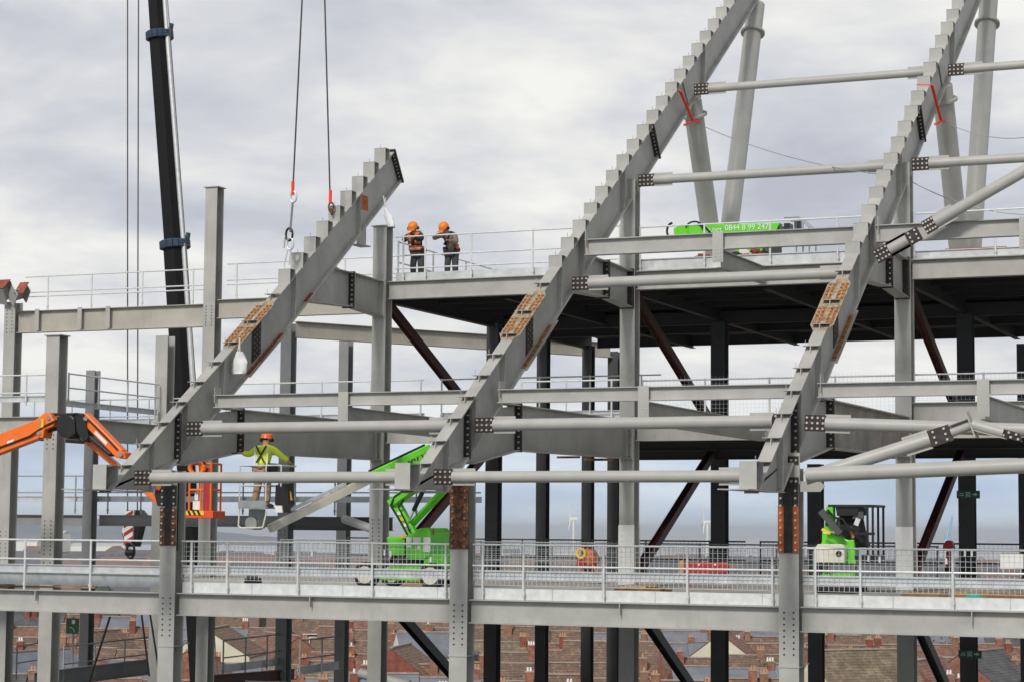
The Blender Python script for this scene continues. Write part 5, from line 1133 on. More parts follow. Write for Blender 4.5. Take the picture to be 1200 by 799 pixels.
def person(label, loc, rz, J, cols, extras):
    """J: joint positions, x to the figure's right, y ahead, z up, feet at 0"""
    t = thing('person', label, 'person', loc); M = Matrix.Rotation(rz, 4, 'Z')
    v = {k: Vector(p) for k, p in J.items()}
    names = ['pelvis', 'waist', 'chest', 'neck', 'head0', 'head1', 'head2', 'shL', 'elL', 'wrL', 'shR', 'elR', 'wrR', 'hipL', 'knL', 'anL', 'toL', 'hipR', 'knR', 'anR', 'toR']
    hd = (v['head']-v['neck']).normalized()
    v['head0'] = v['neck']+hd*.055; v['head1'] = v['neck']+hd*.12; v['head2'] = v['neck']+hd*.20
    R = dict(pelvis=(.13, .10), waist=(.12, .09), chest=(.15, .10), neck=.075, head0=.105, head1=.135, head2=.11, shL=.055, elL=.04, wrL=.036, shR=.055, elR=.04, wrR=.036, hipL=.085, knL=.058, anL=.04, toL=.038, hipR=.085, knR=.058, anR=.04, toR=.038)
    E_ = [('pelvis', 'waist'), ('waist', 'chest'), ('chest', 'neck'), ('neck', 'head0'), ('head0', 'head1'), ('head1', 'head2'), ('chest', 'shL'), ('shL', 'elL'), ('elL', 'wrL'), ('chest', 'shR'), ('shR', 'elR'), ('elR', 'wrR'), ('pelvis', 'hipL'), ('hipL', 'knL'), ('knL', 'anL'), ('anL', 'toL'), ('pelvis', 'hipR'), ('hipR', 'knR'), ('knR', 'anR'), ('anR', 'toR')]
    nodes = [(tuple(v[n]), R[n]) for n in names]; ed = [(names.index(a), names.index(b)) for a, b in E_]
    # hands: palm and five fingers each
    for s in ('L', 'R'):
        wv, ev = v['wr'+s], v['el'+s]; d = (wv-ev).normalized(); side = d.cross(Vector((0, 0, 1))); side = side.normalized() if side.length > .1 else Vector((1, 0, 0)); dn = side.cross(d)
        pi = len(nodes); nodes.append((tuple(wv+d*.06), (.036, .02))); ed.append((names.index('wr'+s), pi))
        for k, (o_, ln) in enumerate(((-.03, .055), (-.01, .068), (.01, .064), (.028, .05))):
            a = wv+d*.09+side*o_; b = a+d*ln*.6-dn*.008; c = b+d*ln*.35-dn*.03; i = len(nodes)
            nodes += [(tuple(a), .011), (tuple(b), .010), (tuple(c), .009)]; ed += [(pi, i), (i, i+1), (i+1, i+2)]
        i = len(nodes); a = wv+d*.05-side*.045-dn*.01; b = a+d*.035-side*.012-dn*.012; nodes += [(tuple(a), .012), (tuple(b), .010)]; ed += [(pi, i), (i, i+1)]
    skinmesh('body', nodes, ed, SKIN, t, M, 1)
    # jacket
    jn = ['pelvis', 'waist', 'chest', 'collar', 'shL', 'elL', 'cuL', 'shR', 'elR', 'cuR']
    v['collar'] = v['chest'].lerp(v['neck'], .8); v['cuL'] = v['elL'].lerp(v['wrL'], .93); v['cuR'] = v['elR'].lerp(v['wrR'], .93)
    v['hem'] = v['pelvis']+Vector((0, 0, .0)); jr = dict(pelvis=(.21, .165), waist=(.20, .155), chest=(.265, .18), collar=.10, shL=.105, elL=.082, cuL=.068, shR=.105, elR=.082, cuR=.068)
    skinmesh('jacket', [(tuple(v[n]), jr[n]) for n in jn], [(0, 1), (1, 2), (2, 3), (2, 4), (4, 5), (5, 6), (2, 7), (7, 8), (8, 9)], cols['jacket'], t, M, 1, 2)
    # trousers
    tn = ['pelvis', 'hipL', 'knL', 'anL', 'hipR', 'knR', 'anR']; tr = dict(pelvis=(.19, .15), hipL=.135, knL=.10, anL=.085, hipR=.135, knR=.10, anR=.085)
    v2 = dict(v); v2['pelvis'] = v['pelvis']-Vector((0, 0, .02))
    skinmesh('trousers', [(tuple(v2[n]), tr[n]) for n in tn], [(0, 1), (1, 2), (2, 3), (0, 4), (4, 5), (5, 6)], cols['trousers'], t, M, 1)
    for s in ('L', 'R'):
        a, b = v['an'+s], v['to'+s]; mb = MB(); mb.obox(a.lerp(b, .5)+Vector((0, 0, -.02)), ((b-a).normalized()*((b-a).length/2+.05)), Vector((.05, 0, 0)), (0, 0, .045)); mb.v = [tuple(M @ Vector(p)) for p in mb.v]
        o_ = mesh('boot', mb, cols.get('boots', BLACK), t, bevel=.02)
    hp = v['head1']; M2 = M
    mb = MB(); fw0 = Vector(J['look']).normalized(); fw0 = (fw0-hd*fw0.dot(hd)).normalized(); sd0 = fw0.cross(hd)
    for k_ in range(4): mb.tube(hp-fw0*.012+hd*(-.05+.035*k_), hp-fw0*.012+hd*(-.015+.035*k_), .082+.006*k_, 14, .088+.005*k_)
    mb.v = [tuple(M @ (Vector(p)-fw0*.022)) for p in mb.v]; mesh('hair', mb, mat('dark_hair', (.03, .022, .018), .9, 0, .1, 20), t, smooth=True)
    # helmet: dome, brim and peak
    c = v['head1']+hd*.005; fwd = Vector(J['look']).normalized(); fwd = (fwd-hd*fwd.dot(hd)).normalized(); sd2 = fwd.cross(hd).normalized()
    mb = MB(); n_ = 18
    prof = [(.150, -.02), (.145, .02), (.140, .06), (.122, .10), (.088, .135), (.045, .153), (.001, .158)]
    for r_, z_ in prof:
        for i in range(n_):
            a = i*math.tau/n_; mb.v.append(tuple(c+(fwd*math.cos(a)*1.12+sd2*math.sin(a))*r_+hd*z_))
    for k in range(len(prof)-1):
        for i in range(n_): mb.f.append((k*n_+i, k*n_+(i+1) % n_, (k+1)*n_+(i+1) % n_, (k+1)*n_+i))
    mb.v = [tuple(M @ Vector(p)) for p in mb.v]; he = mesh('helmet', mb, cols['helmet'], t, smooth=True)
    mb = MB(); mb.obox(c+fwd*.18-hd*.02, fwd*.035, sd2*.10, hd*.007); mb.v = [tuple(M @ Vector(p)) for p in mb.v]; mesh('peak', mb, cols['helmet'], he)
    for s in (-1, 1):
        e = c-hd*.04+sd2*s*.12; mb = MB().tube(e, e+sd2*s*.055, .05, 12); mb.v = [tuple(M @ Vector(p)) for p in mb.v]; mesh('ear_defender', mb, cols.get('ear', BLACK), he, smooth=True)
        e = c-hd*.03+sd2*s*.088; mb = MB().tube(e, e+sd2*s*.012, .025, 8); mb.v = [tuple(M @ Vector(p)) for p in mb.v]; mesh('ear', mb, SKIN, t, smooth=True)
    f0 = v['head1']+fwd*.098
    for s in (-1, 1):
        mb = MB().disc(f0+sd2*s*.032-fwd*.012+hd*.004, fwd, .011, .008, 8); mb.v = [tuple(M @ Vector(p)) for p in mb.v]; mesh('eye', mb, BLACK, t)
    mb = MB().obox(f0-hd*.03+fwd*.012, fwd*.016, sd2*.012, hd*.024); mb.v = [tuple(M @ Vector(p)) for p in mb.v]; mesh('nose', mb, SKIN, t, bevel=.006)
    mb = MB().obox(f0-hd*.068-fwd*.008, fwd*.008, sd2*.024, hd*.005); mb.v = [tuple(M @ Vector(p)) for p in mb.v]; mesh('mouth', mb, mat('lips', (.32, .10, .09), .6, 0, .02, 3), t)
    for nm, mb, m in extras:
        mb.v = [tuple(M @ Vector(p)) for p in mb.v]; mesh(nm, mb, m, t, bevel=.01)
    return t
HELM = mat('helmet_orange', (.86, .22, .02), .35, 0, .04, 6)
NAVY = mat('dark_navy_cloth', (.028, .03, .04), .9, 0, .15, 8)
TROU = mat('dark_grey_trousers', (.06, .062, .07), .9, 0, .15, 8)
TAN = mat('tan_grey_cloth', (.22, .175, .145), .9, 0, .12, 8)
HIVO = mat('hivis_orange', (.72, .17, .05), .7, 0, .05, 8)
HIVY = mat('hivis_yellow', (.74, .88, .05), .7, 0, .05, 8)
REFL = mat('reflective_band', (.74, .75, .70), .5, 0, .05, 8)
KHAKI = mat('khaki_cloth', (.30, .215, .14), .9, 0, .12, 8)
# man one leans on the rail with folded forearms, looks down
def band(c, hx, hy, hz): return MB().obox(c, (hx, 0, 0), (0, hy, 0), (0, 0, hz))
gy = lambda px, y: onY(px, 300, y).x
J1 = dict(pelvis=(0, -.10, .93), waist=(0, -.04, 1.08), chest=(0, .10, 1.33), neck=(0, .19, 1.50), head=(0, .32, 1.70), look=(0, .8, -.7),
          shL=(-.19, .12, 1.40), elL=(-.30, .26, 1.22), wrL=(-.08, .44, 1.27), shR=(.19, .12, 1.40), elR=(.30, .26, 1.22), wrR=(.06, .46, 1.25),
          hipL=(-.10, -.10, .88), knL=(-.12, -.06, .48), anL=(-.11, -.10, .09), toL=(-.12, .07, .05), hipR=(.10, -.10, .88), knR=(.12, -.02, .48), anR=(.12, -.10, .09), toR=(.13, .07, .05))
ex = [('vest_panel', MB().hexa([(-.19, .20, 1.12), (-.05, .24, 1.12), (-.05, .16, 1.12), (-.19, .13, 1.12), (-.18, .29, 1.40), (-.07, .33, 1.43), (-.07, .03, 1.54), (-.18, .03, 1.50)]), HIVO),
      ('vest_panel', MB().hexa([(.05, .24, 1.12), (.19, .20, 1.12), (.19, .13, 1.12), (.05, .16, 1.12), (.07, .33, 1.43), (.18, .29, 1.40), (.18, .03, 1.50), (.07, .03, 1.54)]), HIVO),
      ('vest_hem', band((0, .0, 1.01), .185, .15, .07), HIVO), ('reflective_band', band((0, .0, 1.00), .19, .155, .018), REFL), ('radio', band((.03, .24, 1.16), .035, .03, .05), BLACK)]
person('man in dark jacket and orange vest leaning folded arms on the top rail', (gy(488, 11.62), 11.62, 8.665), math.pi, J1, dict(jacket=NAVY, trousers=TROU, helmet=HELM), ex)
J2 = dict(pelvis=(.02, -.16, .92), waist=(.0, -.08, 1.07), chest=(.0, .08, 1.30), neck=(.06, .18, 1.46), head=(.10, .32, 1.64), look=(.35, .8, -.6),
          shL=(-.19, .10, 1.36), elL=(-.28, .14, 1.10), wrL=(-.17, .34, 1.14), shR=(.20, .14, 1.37), elR=(.36, .36, 1.24), wrR=(.14, .46, 1.27),
          hipL=(-.10, -.16, .88), knL=(-.13, -.10, .48), anL=(-.13, -.16, .09), toL=(-.14, .02, .05), hipR=(.10, -.16, .88), knR=(.12, -.10, .48), anR=(.13, -.16, .09), toR=(.14, .02, .05))
ex = [('tool_belt', band((0, -.13, 1.0), .18, .14, .03), BLACK), ('pouch', band((.14, .02, .93), .05, .04, .08), TROU), ('harness_strap', MB().bar((-.14, .10, 1.44), (.10, .10, 1.05), .03, .28, up=(0, 1, 0)), NAVY), ('cloth_patch', band((-.23, -.02, 1.02), .03, .06, .07), HIVO)]
person('man in tan-grey jacket leaning on the top rail, one arm stretched along it', (gy(527, 11.66), 11.66, 8.665), math.pi, J2, dict(jacket=TAN, trousers=TROU, helmet=HELM), ex)
# worker in basket, back to the viewer, left arm out
zf = onY(305, 594, 1.0).z; xw = onY(311, 560, 1.0).x
J3 = dict(pelvis=(0, -.05, .95), waist=(0, -.02, 1.10), chest=(0, .03, 1.34), neck=(.02, .06, 1.53), head=(.03, .09, 1.75), look=(.1, .9, -.35),
          shL=(-.20, .03, 1.42), elL=(-.43, .06, 1.27), wrL=(-.68, .12, 1.30), shR=(.20, .03, 1.42), elR=(.42, .04, 1.25), wrR=(.56, .22, 1.10),
          hipL=(-.10, -.05, .88), knL=(-.16, .0, .48), anL=(-.20, -.08, .09), toL=(-.22, .10, .05), hipR=(.10, -.05, .88), knR=(.10, .02, .48), anR=(.14, -.06, .09), toR=(.15, .12, .05))
ex = [('harness', MB().bar((-.14, -.15, 1.47), (.11, -.185, 1.06), .04, .03, up=(0, 1, 0)).bar((.14, -.15, 1.47), (-.11, -.185, 1.06), .04, .032, up=(0, 1, 0)).box(-.21, .21, -.215, .12, .86, .92), BLACK),
      ('reflective_band', MB().bar((-.17, -.135, 1.46), (-.17, -.165, 1.0), .04, .02, up=(0, 1, 0)).bar((.17, -.135, 1.46), (.17, -.165, 1.0), .04, .02, up=(0, 1, 0)), REFL),
      ('tool_belt', MB().box(-.2, .2, -.205, .12, .79, .85).box(.06, .18, -.25, -.18, .68, .82).box(-.18, -.08, -.25, -.18, .70, .82), BLACK),
      ('spanner', MB().bar((-.76, .14, 1.31), (-1.0, .16, 1.31), .02, .03), BLACK)]
person('worker in yellow high-visibility jacket and black harness standing in the basket, back turned', (xw, .92, zf), 0, J3, dict(jacket=HIVY, trousers=KHAKI, helmet=mat('helmet_red_orange', (.80, .15, .03), .35, 0, .04, 6), boots=mat('tan_boots', (.20, .13, .08), .8, 0, .1, 8)), ex)
J4 = dict(J1); c4 = onY(222, 765, 13.5)
person('person in orange and white top on the lower landing behind the left front column', (c4.x, 13.5, -5.09), math.pi*.8, J3, dict(jacket=HIVO, trousers=TROU, helmet=WHITE), [('reflective_band', band((0, -.02, 1.2), .2, .15, .03), WHITE)])
# ============================================================ TERRACES
BR = [mat('brick_orange_red', (.29, .125, .08), .9, 0, .25, 1.6, col2=(.19, .09, .065), cut=.55), mat('brick_dark_red', (.24, .075, .05), .9, 0, .2, 1.2, col2=(.15, .06, .045), cut=.55), mat('brick_brown', (.26, .14, .09), .9, 0, .2, 1.2), mat('render_cream', (.62, .58, .46), .85, 0, .06, .6), mat('render_white', (.70, .70, .67), .85, 0, .05, .6), mat('render_salmon', (.60, .24, .16), .85, 0, .06, .6)]
RF = {'brown tiled': mat('roof_brown_tiles', (.22, .135, .095), .9, 0, .30, 1.6, col2=(.13, .10, .08), cut=.5, wave=('Z', 1.5, .62)), 'orange-red tiled': mat('roof_red_tiles', (.25, .13, .095), .9, 0, .28, 1.4, col2=(.17, .09, .07), cut=.50, wave=('Z', 1.5, .65)),
      'grey slate': mat('roof_slate', (.17, .18, .215), .7, 0, .12, .6, wave=('Z', 1.8, .85)), 'mossy brown': mat('roof_mossy_tiles', (.22, .165, .12), .9, 0, .28, 1.2, col2=(.14, .125, .08), cut=.52, wave=('Z', 1.5, .65)), 'dark grey tiled': mat('roof_dark_tiles', (.10, .10, .105), .9, 0, .2, .8, wave=('Z', 1.5, .65))}
POT = mat('chimney_pot', (.50, .26, .14), .8, 0, .15, 5)
RIDGE = mat('ridge_tile', (.36, .30, .25), .9, 0, .15, 3)
WIN = mat('white_window_frame', (.75, .75, .74), .5, 0, .03, 3)
def house(o0, ux, uy, wd, dp, eave, pitch, wall, roofm, label, rnd, chim=True, outrig=False, group=None, gables=(True, True), near=True):
    """o0: near left ground corner; ux along the row, uy away from the viewer"""
    t = thing('terraced_house', label, 'house', tuple(o0), group)
    Z = Vector((0, 0, 1)); Pn = lambda a, b, c: Vector(o0)+ux*a+uy*b+Z*c
    rh = pitch*dp/2
    vs = [Pn(0, 0, 0), Pn(wd, 0, 0), Pn(wd, dp, 0), Pn(0, dp, 0), Pn(0, 0, eave), Pn(wd, 0, eave), Pn(wd, dp, eave), Pn(0, dp, eave), Pn(0, dp/2, eave+rh), Pn(wd, dp/2, eave+rh)]
    part('wall', MB().add(vs, [(0, 1, 5, 4), (2, 3, 7, 6), (1, 2, 6, 9, 5), (3, 0, 4, 8, 7), (3, 2, 1, 0)]), wall, t)
    ov = .18; k = pitch; th = .12
    def slope(s):
        y0, y1 = (-ov, dp/2) if s > 0 else (dp+ov, dp/2); z0 = eave-ov*k+.03
        return [Pn(-.0, y0, z0), Pn(wd, y0, z0), Pn(wd, y1, eave+rh+.03), Pn(0, y1, eave+rh+.03)]
    mb = MB()
    for s in (1, -1):
        q = slope(s); mb.hexa([q[0], q[1], q[2], q[3], q[0]+Z*th, q[1]+Z*th, q[2]+Z*th, q[3]+Z*th])
    rf = part('roof', mb, roofm, t)
    part('ridge', MB().bar(Pn(0, dp/2, eave+rh+.20), Pn(wd, dp/2, eave+rh+.20), .22, .12), RIDGE, rf)
    if chim:
        x = wd-.45 if chim > 0 else .45
        cz0 = eave+rh-.5; h_ = rnd.uniform(.8, 1.2); pyy = dp/2+rnd.choice((-.9, .0, -.5))
        c_ = part('chimney', MB().obox(Pn(x, pyy, cz0+h_/2+.0), ux*.34, uy*.25, Z*(h_/2+.3)), BR[rnd.choice((0, 0, 1, 2))], rf)
        part('chimney_cap', MB().obox(Pn(x, pyy, cz0+h_+.33), ux*.38, uy*.29, Z*.05), RIDGE, c_)
        mb = MB(); np_ = rnd.choice((1, 2, 2, 3))
        for i in range(np_): q = Pn(x+(i-(np_-1)/2)*.24, pyy, cz0+h_+.38); mb.tube(q, q+Z*.32, .10, 8, .085)
        part('chimney_pot', mb, POT if rnd.random() < .7 else WHITE, c_, smooth=True)
    # windows on the side that faces the viewer
    if near:
        for wx in ((wd*.28, wd*.72)):
            q = Pn(wx, -.03, eave-1.1); f = part('window', MB().obox(q, ux*.5, uy*.03, Z*.62), WIN, t)
            part('pane', MB().obox(q-uy*.034, ux*.40, uy*.004, Z*.52), GLASS, f)
        part('gutter', MB().bar(Pn(0, -ov-.05, eave-ov*k+.02), Pn(wd, -ov-.05, eave-ov*k+.02), .10, .10), BLACK if rnd.random() < .6 else WHITE, t)
    if outrig:
        ow, ol = wd*.5, outrig; oe = eave-.9; orh = ow*.5*.75; P0 = lambda a, b, c: Pn(wd*.04+a, -b, c)
        vs = [P0(0, 0, 0), P0(ow, 0, 0), P0(ow, ol, 0), P0(0, ol, 0), P0(0, 0, oe), P0(ow, 0, oe), P0(ow, ol, oe), P0(0, ol, oe), P0(ow/2, 0, oe+orh), P0(ow/2, ol, oe+orh)]
        part('rear_wing', MB().add(vs, [(0, 1, 5, 4), (1, 2, 6, 5), (2, 3, 7, 9, 6), (3, 0, 4, 7), (0, 4, 8, 5, 1)]), wall, t)
        mb = MB()
        for s in (0, 1):
            e0, e1 = (P0(-.15, 0, oe-.08), P0(-.15, ol+.12, oe-.08)) if s == 0 else (P0(ow+.15, 0, oe-.08), P0(ow+.15, ol+.12, oe-.08))
            r0, r1 = P0(ow/2, 0, oe+orh+.06), P0(ow/2, ol+.12, oe+orh+.06)
            mb.hexa([e0, e1, r1, r0, e0+Z*.1, e1+Z*.1, r1+Z*.1, r0+Z*.1])
        part('wing_roof', mb, roofm, t)
        mb = MB(); rr_ = P0(ow/2, ol+.14, oe+orh+.08)
        mb.bar(P0(-.2, ol+.14, oe-.08), rr_, .06, .16); mb.bar(P0(ow+.2, ol+.14, oe-.08), rr_, .06, .16); part('verge_board', mb, WHITE, t)
        q = P0(ow/2, ol+.02, oe-1.1); f = part('window', MB().obox(q, ux*.4, uy*.02, Z*.5), WIN, t); part('pane', MB().obox(q-uy*.024, ux*.32, uy*.004, Z*.42), GLASS, f)
    return t
rnd = random.Random(11)
row_names = ['nearest', 'second', 'third', 'fourth', 'fifth', 'sixth', 'seventh', 'eighth']
rows = [(146, 0, 5.0, 6.2, .04, 0, 3.0), (161, 0, 5.1, 6.0, -.05, 0, 2.6), (176, 0, 5.0, 6.2, .03, 1, 3.0), (192, 0, 5.3, 6.0, .07, 0, 2.8), (209, 0, 5.1, 6.4, -.05, 1, 3.2), (228, 0, 5.4, 6.2, .04, 0, 3.4), (250, 0, 5.4, 6.8, -.04, 1, 3.4), (280, 0, 5.8, 7, .03, 0, 3.4)]
GAP = [(-9999, 57, 'left of the wide left column'), (57, 190, 'left of the left front column'), (190, 330, 'right of the left front column'), (330, 437, 'left of the capped second-row column'), (437, 530, 'left of the middle front column'), (530, 630, 'right of the middle front column'), (630, 727, 'behind the dark narrow columns'), (727, 845, 'right of the white-footed middle column'), (845, 916, 'left of the right front column'), (916, 1053, 'right of the right front column'), (1053, 1128, 'left of the black sign column'), (1128, 9999, 'right of the black sign column')]
count = {}
for ri, (d, wd, eave, dp, slant, ph, og) in enumerate(rows):
    half = (d+8)*620/FPX; s = -half-4+ph*wd*.5; k = 0
    ang = slant; ux = (RT*math.cos(ang)+FW*math.sin(ang)).normalized(); uy = Vector((-ux.y, ux.x, 0))
    wd0 = 4.5
    run_roof = rnd.choice(list(RF)); run_wall = rnd.choice(BR[:3]); run_left = rnd.randint(2, 5); i = 0
    while s < half+4:
        if run_left <= 0:
            run_roof = rnd.choice(list(RF)+['brown tiled', 'brown tiled', 'grey slate']); run_wall = rnd.choice(BR[:3]+BR[:3]+BR[3:]); run_left = rnd.randint(1, 4)
        w_ = wd0+rnd.uniform(-.5, .9); base_ = wpt(0, d, GZ)+ux*s
        dz = rnd.choice((0, 0, 0, .25, -.25))
        px = proj(base_+ux*w_/2+Vector((0, 0, 7)))[0]
        if -25 < px < 1225:
            gap = next(g_[2] for g_ in GAP if g_[0] <= px < g_[1])
            key = (ri, gap, run_roof); count[key] = count.get(key, 0)+1
            t = house(base_, ux, uy, w_, dp, eave+dz, rnd.choice((.62, .66, .72)), run_wall, RF[run_roof], 'tmp', rnd, chim=rnd.choice((1, 1, -1)), outrig=og*(rnd.random() < .75), group='terraced houses below the floor')
            USED.pop('tmp', None)
            t['_k'] = str(key); t['_n'] = count[key]; t['_r'] = (ri, gap, run_roof)[2]
            t['_g'] = gap; t['_ri'] = ri
        s += w_+.02; run_left -= 1; i += 1
        if rnd.random() < .07: s += rnd.uniform(2, 4)
ORDN = ['leftmost', 'second', 'third', 'fourth', 'fifth', 'sixth', 'seventh']
for o_ in [x for x in COL.objects if '_k' in x]:
    ri = o_['_ri']; tot = count[(ri, o_['_g'], o_['_r'])]; n_ = o_['_n']
    rn = 'nearest row' if ri == 0 else '%s row back' % row_names[ri]
    pos = '' if tot == 1 else (', %s of them' % (ORDN[n_-1] if n_ < tot or tot < 3 else 'rightmost'))
    lab = '%s house, %s, %s%s' % (o_['_r'], rn, o_['_g'], pos)
    for k_ in ('_k', '_n', '_r', '_g', '_ri'): del o_[k_]
    tag(o_, lab, 'house')
# pale gabled house and others that stand across the rows
def cross_house(px, d, wd, dp, eave, pitch, wall, roofm, label, yaw=math.radians(72)):
    ux = (RT*math.cos(yaw)+FW*math.sin(yaw)).normalized(); uy = Vector((-ux.y, ux.x, 0)); c = CAM+ray(px, 780)*1; dirr = Vector((c.x-CAM.x, c.y-CAM.y, 0)); dirr = dirr/dirr.dot(FW); q = Vector((CAM.x, CAM.y, GZ))+dirr*d
    return house(q, ux, uy, wd, dp, eave, pitch, wall, roofm, label, random.Random(int(px)), chim=0, near=False)
cross_house(1036, 176, 9, 6.5, 6.6, 1.1, BR[3], RF['mossy brown'], 'cream gabled house with steep mossy roof, right of the right front column', yaw=math.radians(205))
cross_house(655, 196, 9, 7, 6.8, .7, BR[5], RF['brown tiled'], 'salmon pink gabled house between the dark narrow columns', yaw=math.radians(-8))
cross_house(470, 206, 7, 8, 7.4, .5, BR[4], RF['grey slate'], 'white rendered block end left of the black diagonal brace below the floor', yaw=math.radians(10))
for px_, d_, w__, wl, rf_, yw, lb_ in ((30, 178, 9, 2, 'grey slate', 60, 'brown brick house with slate roof slanting across, left of the wide left column'),
        (125, 214, 8, 0, 'brown tiled', 70, 'orange brick gable end with pale verge left of the left front column'),
        (262, 186, 7, 0, 'orange-red tiled', 88, 'orange gabled garage block right of the left front column'),
        (385, 214, 9, 2, 'orange-red tiled', 118, 'red tiled roof with valley slanting across, left of the capped column'),
        (500, 192, 8, 1, 'brown tiled', 80, 'dark brick gable end left of the middle front column'),
        (560, 215, 8, 4, 'dark grey tiled', 96, 'white gable end seen right of the middle front column'),
        (782, 206, 8, 0, 'grey slate', 100, 'orange brick gable end with slate roof right of the white-footed middle column'),
        (880, 226, 8, 3, 'orange-red tiled', 75, 'cream gable end with red roof left of the right front column'),
        (985, 198, 7, 2, 'dark grey tiled', 84, 'dark gabled roof end beside the cream gabled house'),
        (1165, 190, 10, 0, 'dark grey tiled', 55, 'grey roofed brick house slanting across near the lower right corner'),
        (1110, 176, 9, 1, 'orange-red tiled', 62, 'pinkish red roof slanting across behind the black sign column')):
    cross_house(px_, d_, w__, 6.5, 6.4, .75, BR[wl], RF[rf_], lb_, yaw=math.radians(yw))
cross_house(292, 200, 8, 8, 7.6, .6, BR[3], RF['brown tiled'], 'cream rendered house with plain gable right of the left front column', yaw=math.radians(84))
# bits of life between the terraces: trees
LEAF = mat('tree_leaves', (.055, .085, .03), .8, 0, .3, 3); BARK = mat('tree_bark', (.09, .065, .05), .9, 0, .2, 4)
def tree(px, d, h_, label):
    q = Vector((CAM.x, CAM.y, GZ)); c = CAM+ray(px, 780)-CAM; q = q+Vector((c.x, c.y, 0))/Vector((c.x, c.y, 0)).dot(FW)*d; t = thing('garden_tree', label, 'tree', tuple(q), 'garden trees'); rn = random.Random(int(px*7))
    mb = MB().tube(q, q+Vector((0, 0, h_*.5)), .2, 8, .12)
    tips = []
    for i in range(7):
        a = rn.uniform(0, math.tau); e = q+Vector((math.cos(a)*h_*.22, math.sin(a)*h_*.22, h_*rn.uniform(.6, .9))); mb.tube(q+Vector((0, 0, h_*rn.uniform(.3, .5))), e, .07, 5, .02); tips.append(e)
    part('trunk', mb, BARK, t)
    mb = MB()
    for i in range(900):
        e = rn.choice(tips)+Vector((rn.gauss(0, 1), rn.gauss(0, 1), rn.gauss(0, .8)))*h_*.11; s_ = rn.uniform(.10, .2); a = Vector((rn.gauss(0, 1), rn.gauss(0, 1), rn.gauss(0, 1))).normalized(); b = a.orthogonal().normalized()
        k = len(mb.v); mb.v += [tuple(e-a*s_), tuple(e+b*s_*.6), tuple(e+a*s_), tuple(e-b*s_*.6)]; mb.f.append((k, k+1, k+2, k+3))
    me_ = part('crown', mb, LEAF, t)
for px, d, hh, nm in ((142, 186, 6.5, 'between the stay rods at the left'), (612, 186, 6.2, 'just right of the middle front column'), (905, 205, 7, 'just left of the right front column'), (1100, 236, 8, 'near the white-footed right column')): tree(px, d, hh, 'small garden tree among the roofs, '+nm)
# ============================================================ FAR TOWN, DOCKS, TURBINES
mb = MB(); midx = []; rnd = random.Random(5)
FM = [mat('far_brick', (.22, .15, .13), .9, 0, .1, .05), mat('far_pale', (.50, .50, .48), .9, 0, .05, .05), mat('far_roof', (.14, .14, .16), .9, 0, .1, .05), mat('far_green', (.08, .11, .07), .95, 0, .2, .05)]
for i in range(2600):
    d = 370+(rnd.random()**1.4)*3300; s = rnd.uniform(-1, 1)*(d*.27+10); g0_ = gheight(d); yaw = rnd.choice((0, .1, 1.5, .6)); q = wpt(s, d, g0_); W_ = rnd.uniform(8, 24)*(1+d/6000); D_ = rnd.uniform(7, 12); H_ = rnd.uniform(5, 8)+(rnd.random() < .02)*(d > 1500)*rnd.uniform(2, 8)
    ux = (RT*math.cos(yaw)+FW*math.sin(yaw))*W_/2; uy = Vector((-ux.y, ux.x, 0)).normalized()*D_/2
    if rnd.random() < .18:
        n0 = len(mb.f); mb.tube(q, q+Vector((0, 0, rnd.uniform(6, 10))), rnd.uniform(4, 9), 7, 1.5); midx += [3]*(len(mb.f)-n0); continue
    n0 = len(mb.f); mb.obox(q+Vector((0, 0, H_/2)), ux, uy, (0, 0, H_/2)); midx += [rnd.choice((0, 0, 0, 1))]*(len(mb.f)-n0)
    a = q+Vector((0, 0, H_)); r_ = D_*.33; n0 = len(mb.f); mb.add([a-ux-uy, a+ux-uy, a+ux+uy, a-ux+uy, a-ux+Vector((0, 0, r_)), a+ux+Vector((0, 0, r_))], [(0, 1, 5, 4), (2, 3, 4, 5), (1, 2, 5), (3, 0, 4)]); midx += [rnd.choice((2, 0, 2))]*(len(mb.f)-n0)
o_ = mesh('distant_town', mb, FM[0])
for m_ in FM[1:]: o_.data.materials.append(m_)
o_.data.polygons.foreach_set('material_index', midx); tag(o_, 'mass of far roofs between the terraces and the docks', kind='stuff')
WP = mat('far_white_cladding', (.80, .80, .74), .8, 0, .03, .02)
def px_ground(px, d, z): c = ray(px, 640); v_ = Vector((c.x, c.y, 0)); v_ = v_/v_.dot(FW)*d; return Vector((CAM.x+v_.x, CAM.y+v_.y, z))
sheds = [(-10, 48, 3500, 26, 'at the left edge'), (55, 78, 3300, 34, 'left of the wide left column, taller'), (86, 150, 3400, 22, 'behind the hook block'), (560, 622, 3900, 15, 'left of the near wind turbine'), (624, 676, 3950, 17, 'behind the near wind turbine'), (690, 752, 3900, 14, 'right of the mixer'), (760, 836, 3950, 16, 'left of the far wind turbine'), (842, 905, 3900, 13, 'left of the right front column'), (1150, 1168, 3700, 16, 'right of the black sign column')]
for (xa, xb, d, hh, nm) in sheds:
    a, b = px_ground(xa, d, gheight(d)), px_ground(xb, d, gheight(d)); hh *= 1.5
    t = thing('dock_shed', 'long pale dock shed on the shore, %s' % nm, 'shed', tuple(a), 'dock sheds')
    ux = (b-a)/2; c = (a+b)/2; uy = FW*30; base_h = 0
    part('wall', MB().obox(c+Vector((0, 0, hh/2)), ux, uy, (0, 0, hh/2)), WP, t)
    q = c+Vector((0, 0, hh)); part('roof', MB().add([q-ux-uy, q+ux-uy, q+ux+uy, q-ux+uy, q-ux+Vector((0, 0, 5)), q+ux+Vector((0, 0, 5))], [(0, 1, 5, 4), (2, 3, 4, 5), (1, 2, 5), (3, 0, 4)]), FM[1], t)
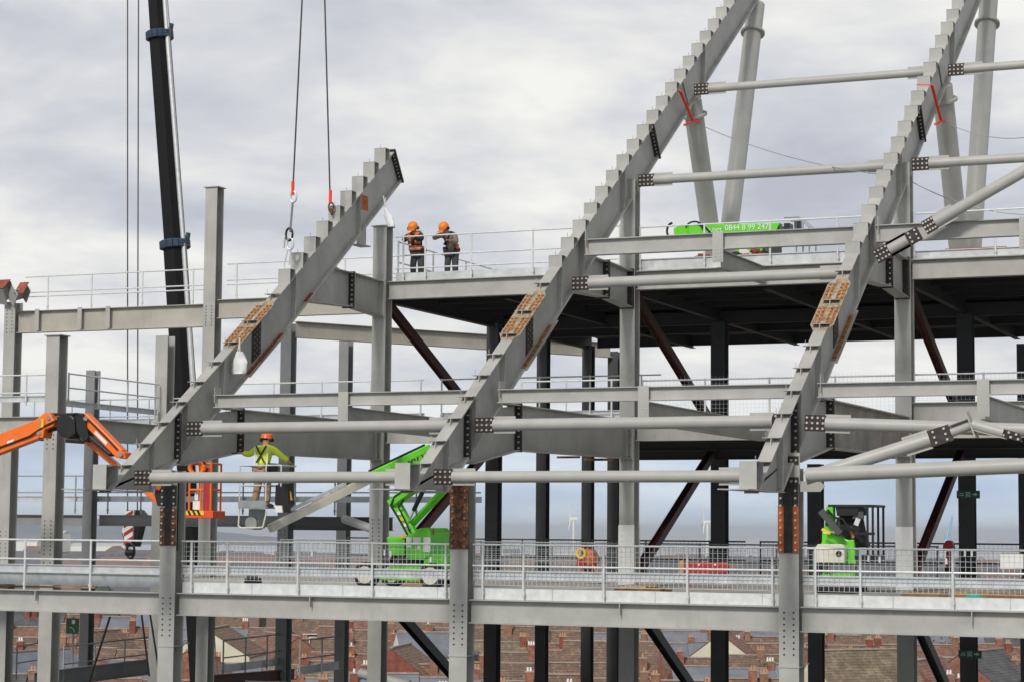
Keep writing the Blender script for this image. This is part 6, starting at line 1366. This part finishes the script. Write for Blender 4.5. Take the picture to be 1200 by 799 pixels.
# houses climbing the left shore
for i in range(26):
    px = rnd.uniform(0, 190); d = rnd.uniform(4000, 4500) if i % 2 else 3600; zg = gheight(d); hh = rnd.uniform(12, 26)+(60*rnd.random()*(px < 60) if i % 2 else 0)
for (px, hh, nm) in ((672, 88, 'tall white wind turbine seen right of the third dark column'), (829, 84, 'white wind turbine seen left of the black column behind the red barrier')):
    q = px_ground(px, 4050, -62); t = thing('wind_turbine', nm, 'wind turbine', tuple(q), 'wind turbines on the shore'); H_ = hh
    part('tower', MB().tube(q, q+Vector((0, 0, H_)), 3.2, 12, 2.0), WP, t, smooth=True); top = q+Vector((0, 0, H_))
    part('nacelle', MB().bar(top+RT*-5, top+RT*7, 5, 5), WP, t)
    for i in range(3):
        a = math.radians(100+120*i); dr = (FW*math.cos(a)+Vector((0, 0, math.sin(a)))).normalized(); dr = (dr+RT*-.12).normalized(); part('blade', MB().tube(top-RT*6, top-RT*6+dr*36, 1.6, 6, .3), WP, t)
t = thing('harbour_crane', 'small blue luffing crane on the far docks, left of the black sign column', 'crane', tuple(px_ground(1110, 3800, -62)))
LB = mat('pale_blue_paint', (.30, .48, .72), .7, 0, .05, .1)
cp = lambda px, py, d=3800: CAM+ray(px, py)*(d)
mb = MB().tube(cp(1109, 634), cp(1115.5, 605), 2.6, 4, 1.4).tube(cp(1112, 634), cp(1116.5, 605), 1.6, 4, 1.0); 
for i in range(8): mb.tube(cp(1109+i*.9, 633-i*4), cp(1112.5+i*.6, 629-i*4), .7, 4)
part('jib', mb, LB, t); mb = MB().tube(cp(1107, 627), cp(1113, 611), .5, 4); mb.tube(cp(1107, 627), cp(1108, 634), 1.2, 4); part('stay', mb, LB, t)
part('tower', MB().bar(cp(1110, 634), cp(1110, 660), 9, 9, up=FW), WP, t)
t = thing('red_lamp_stand', 'red hooded lamp stand on the lowest floor between the brace and the black sign column', 'lamp', tuple(onY(1111, 668, 17)))
part('hood', slabpx([(1104, 645), (1105, 637), (1109, 632.5), (1114, 633), (1117, 639), (1117, 645)], 17, 17.35), RED, t, bevel=.04)
part('stem', slabpx([(1108.5, 645.3), (1114, 645.3), (1114, 664), (1108.5, 664)], 17.05, 17.3), RED, t); part('white_plate', slabpx([(1109, 655), (1111, 655), (1111, 661), (1109, 661)], 16.98, 17.04), WHITE, t)
part('foot', slabpx([(1106, 664), (1117, 664), (1117, 672), (1106, 672)], 17, 17.4), BLACK, t)
for lb in USED:
    if len(lb.split()) > 16: print('LONG', len(lb.split()), lb)
for lb, n_ in USED.items():
    if n_ > 1: print('DUPLICATE LABEL', n_, lb)
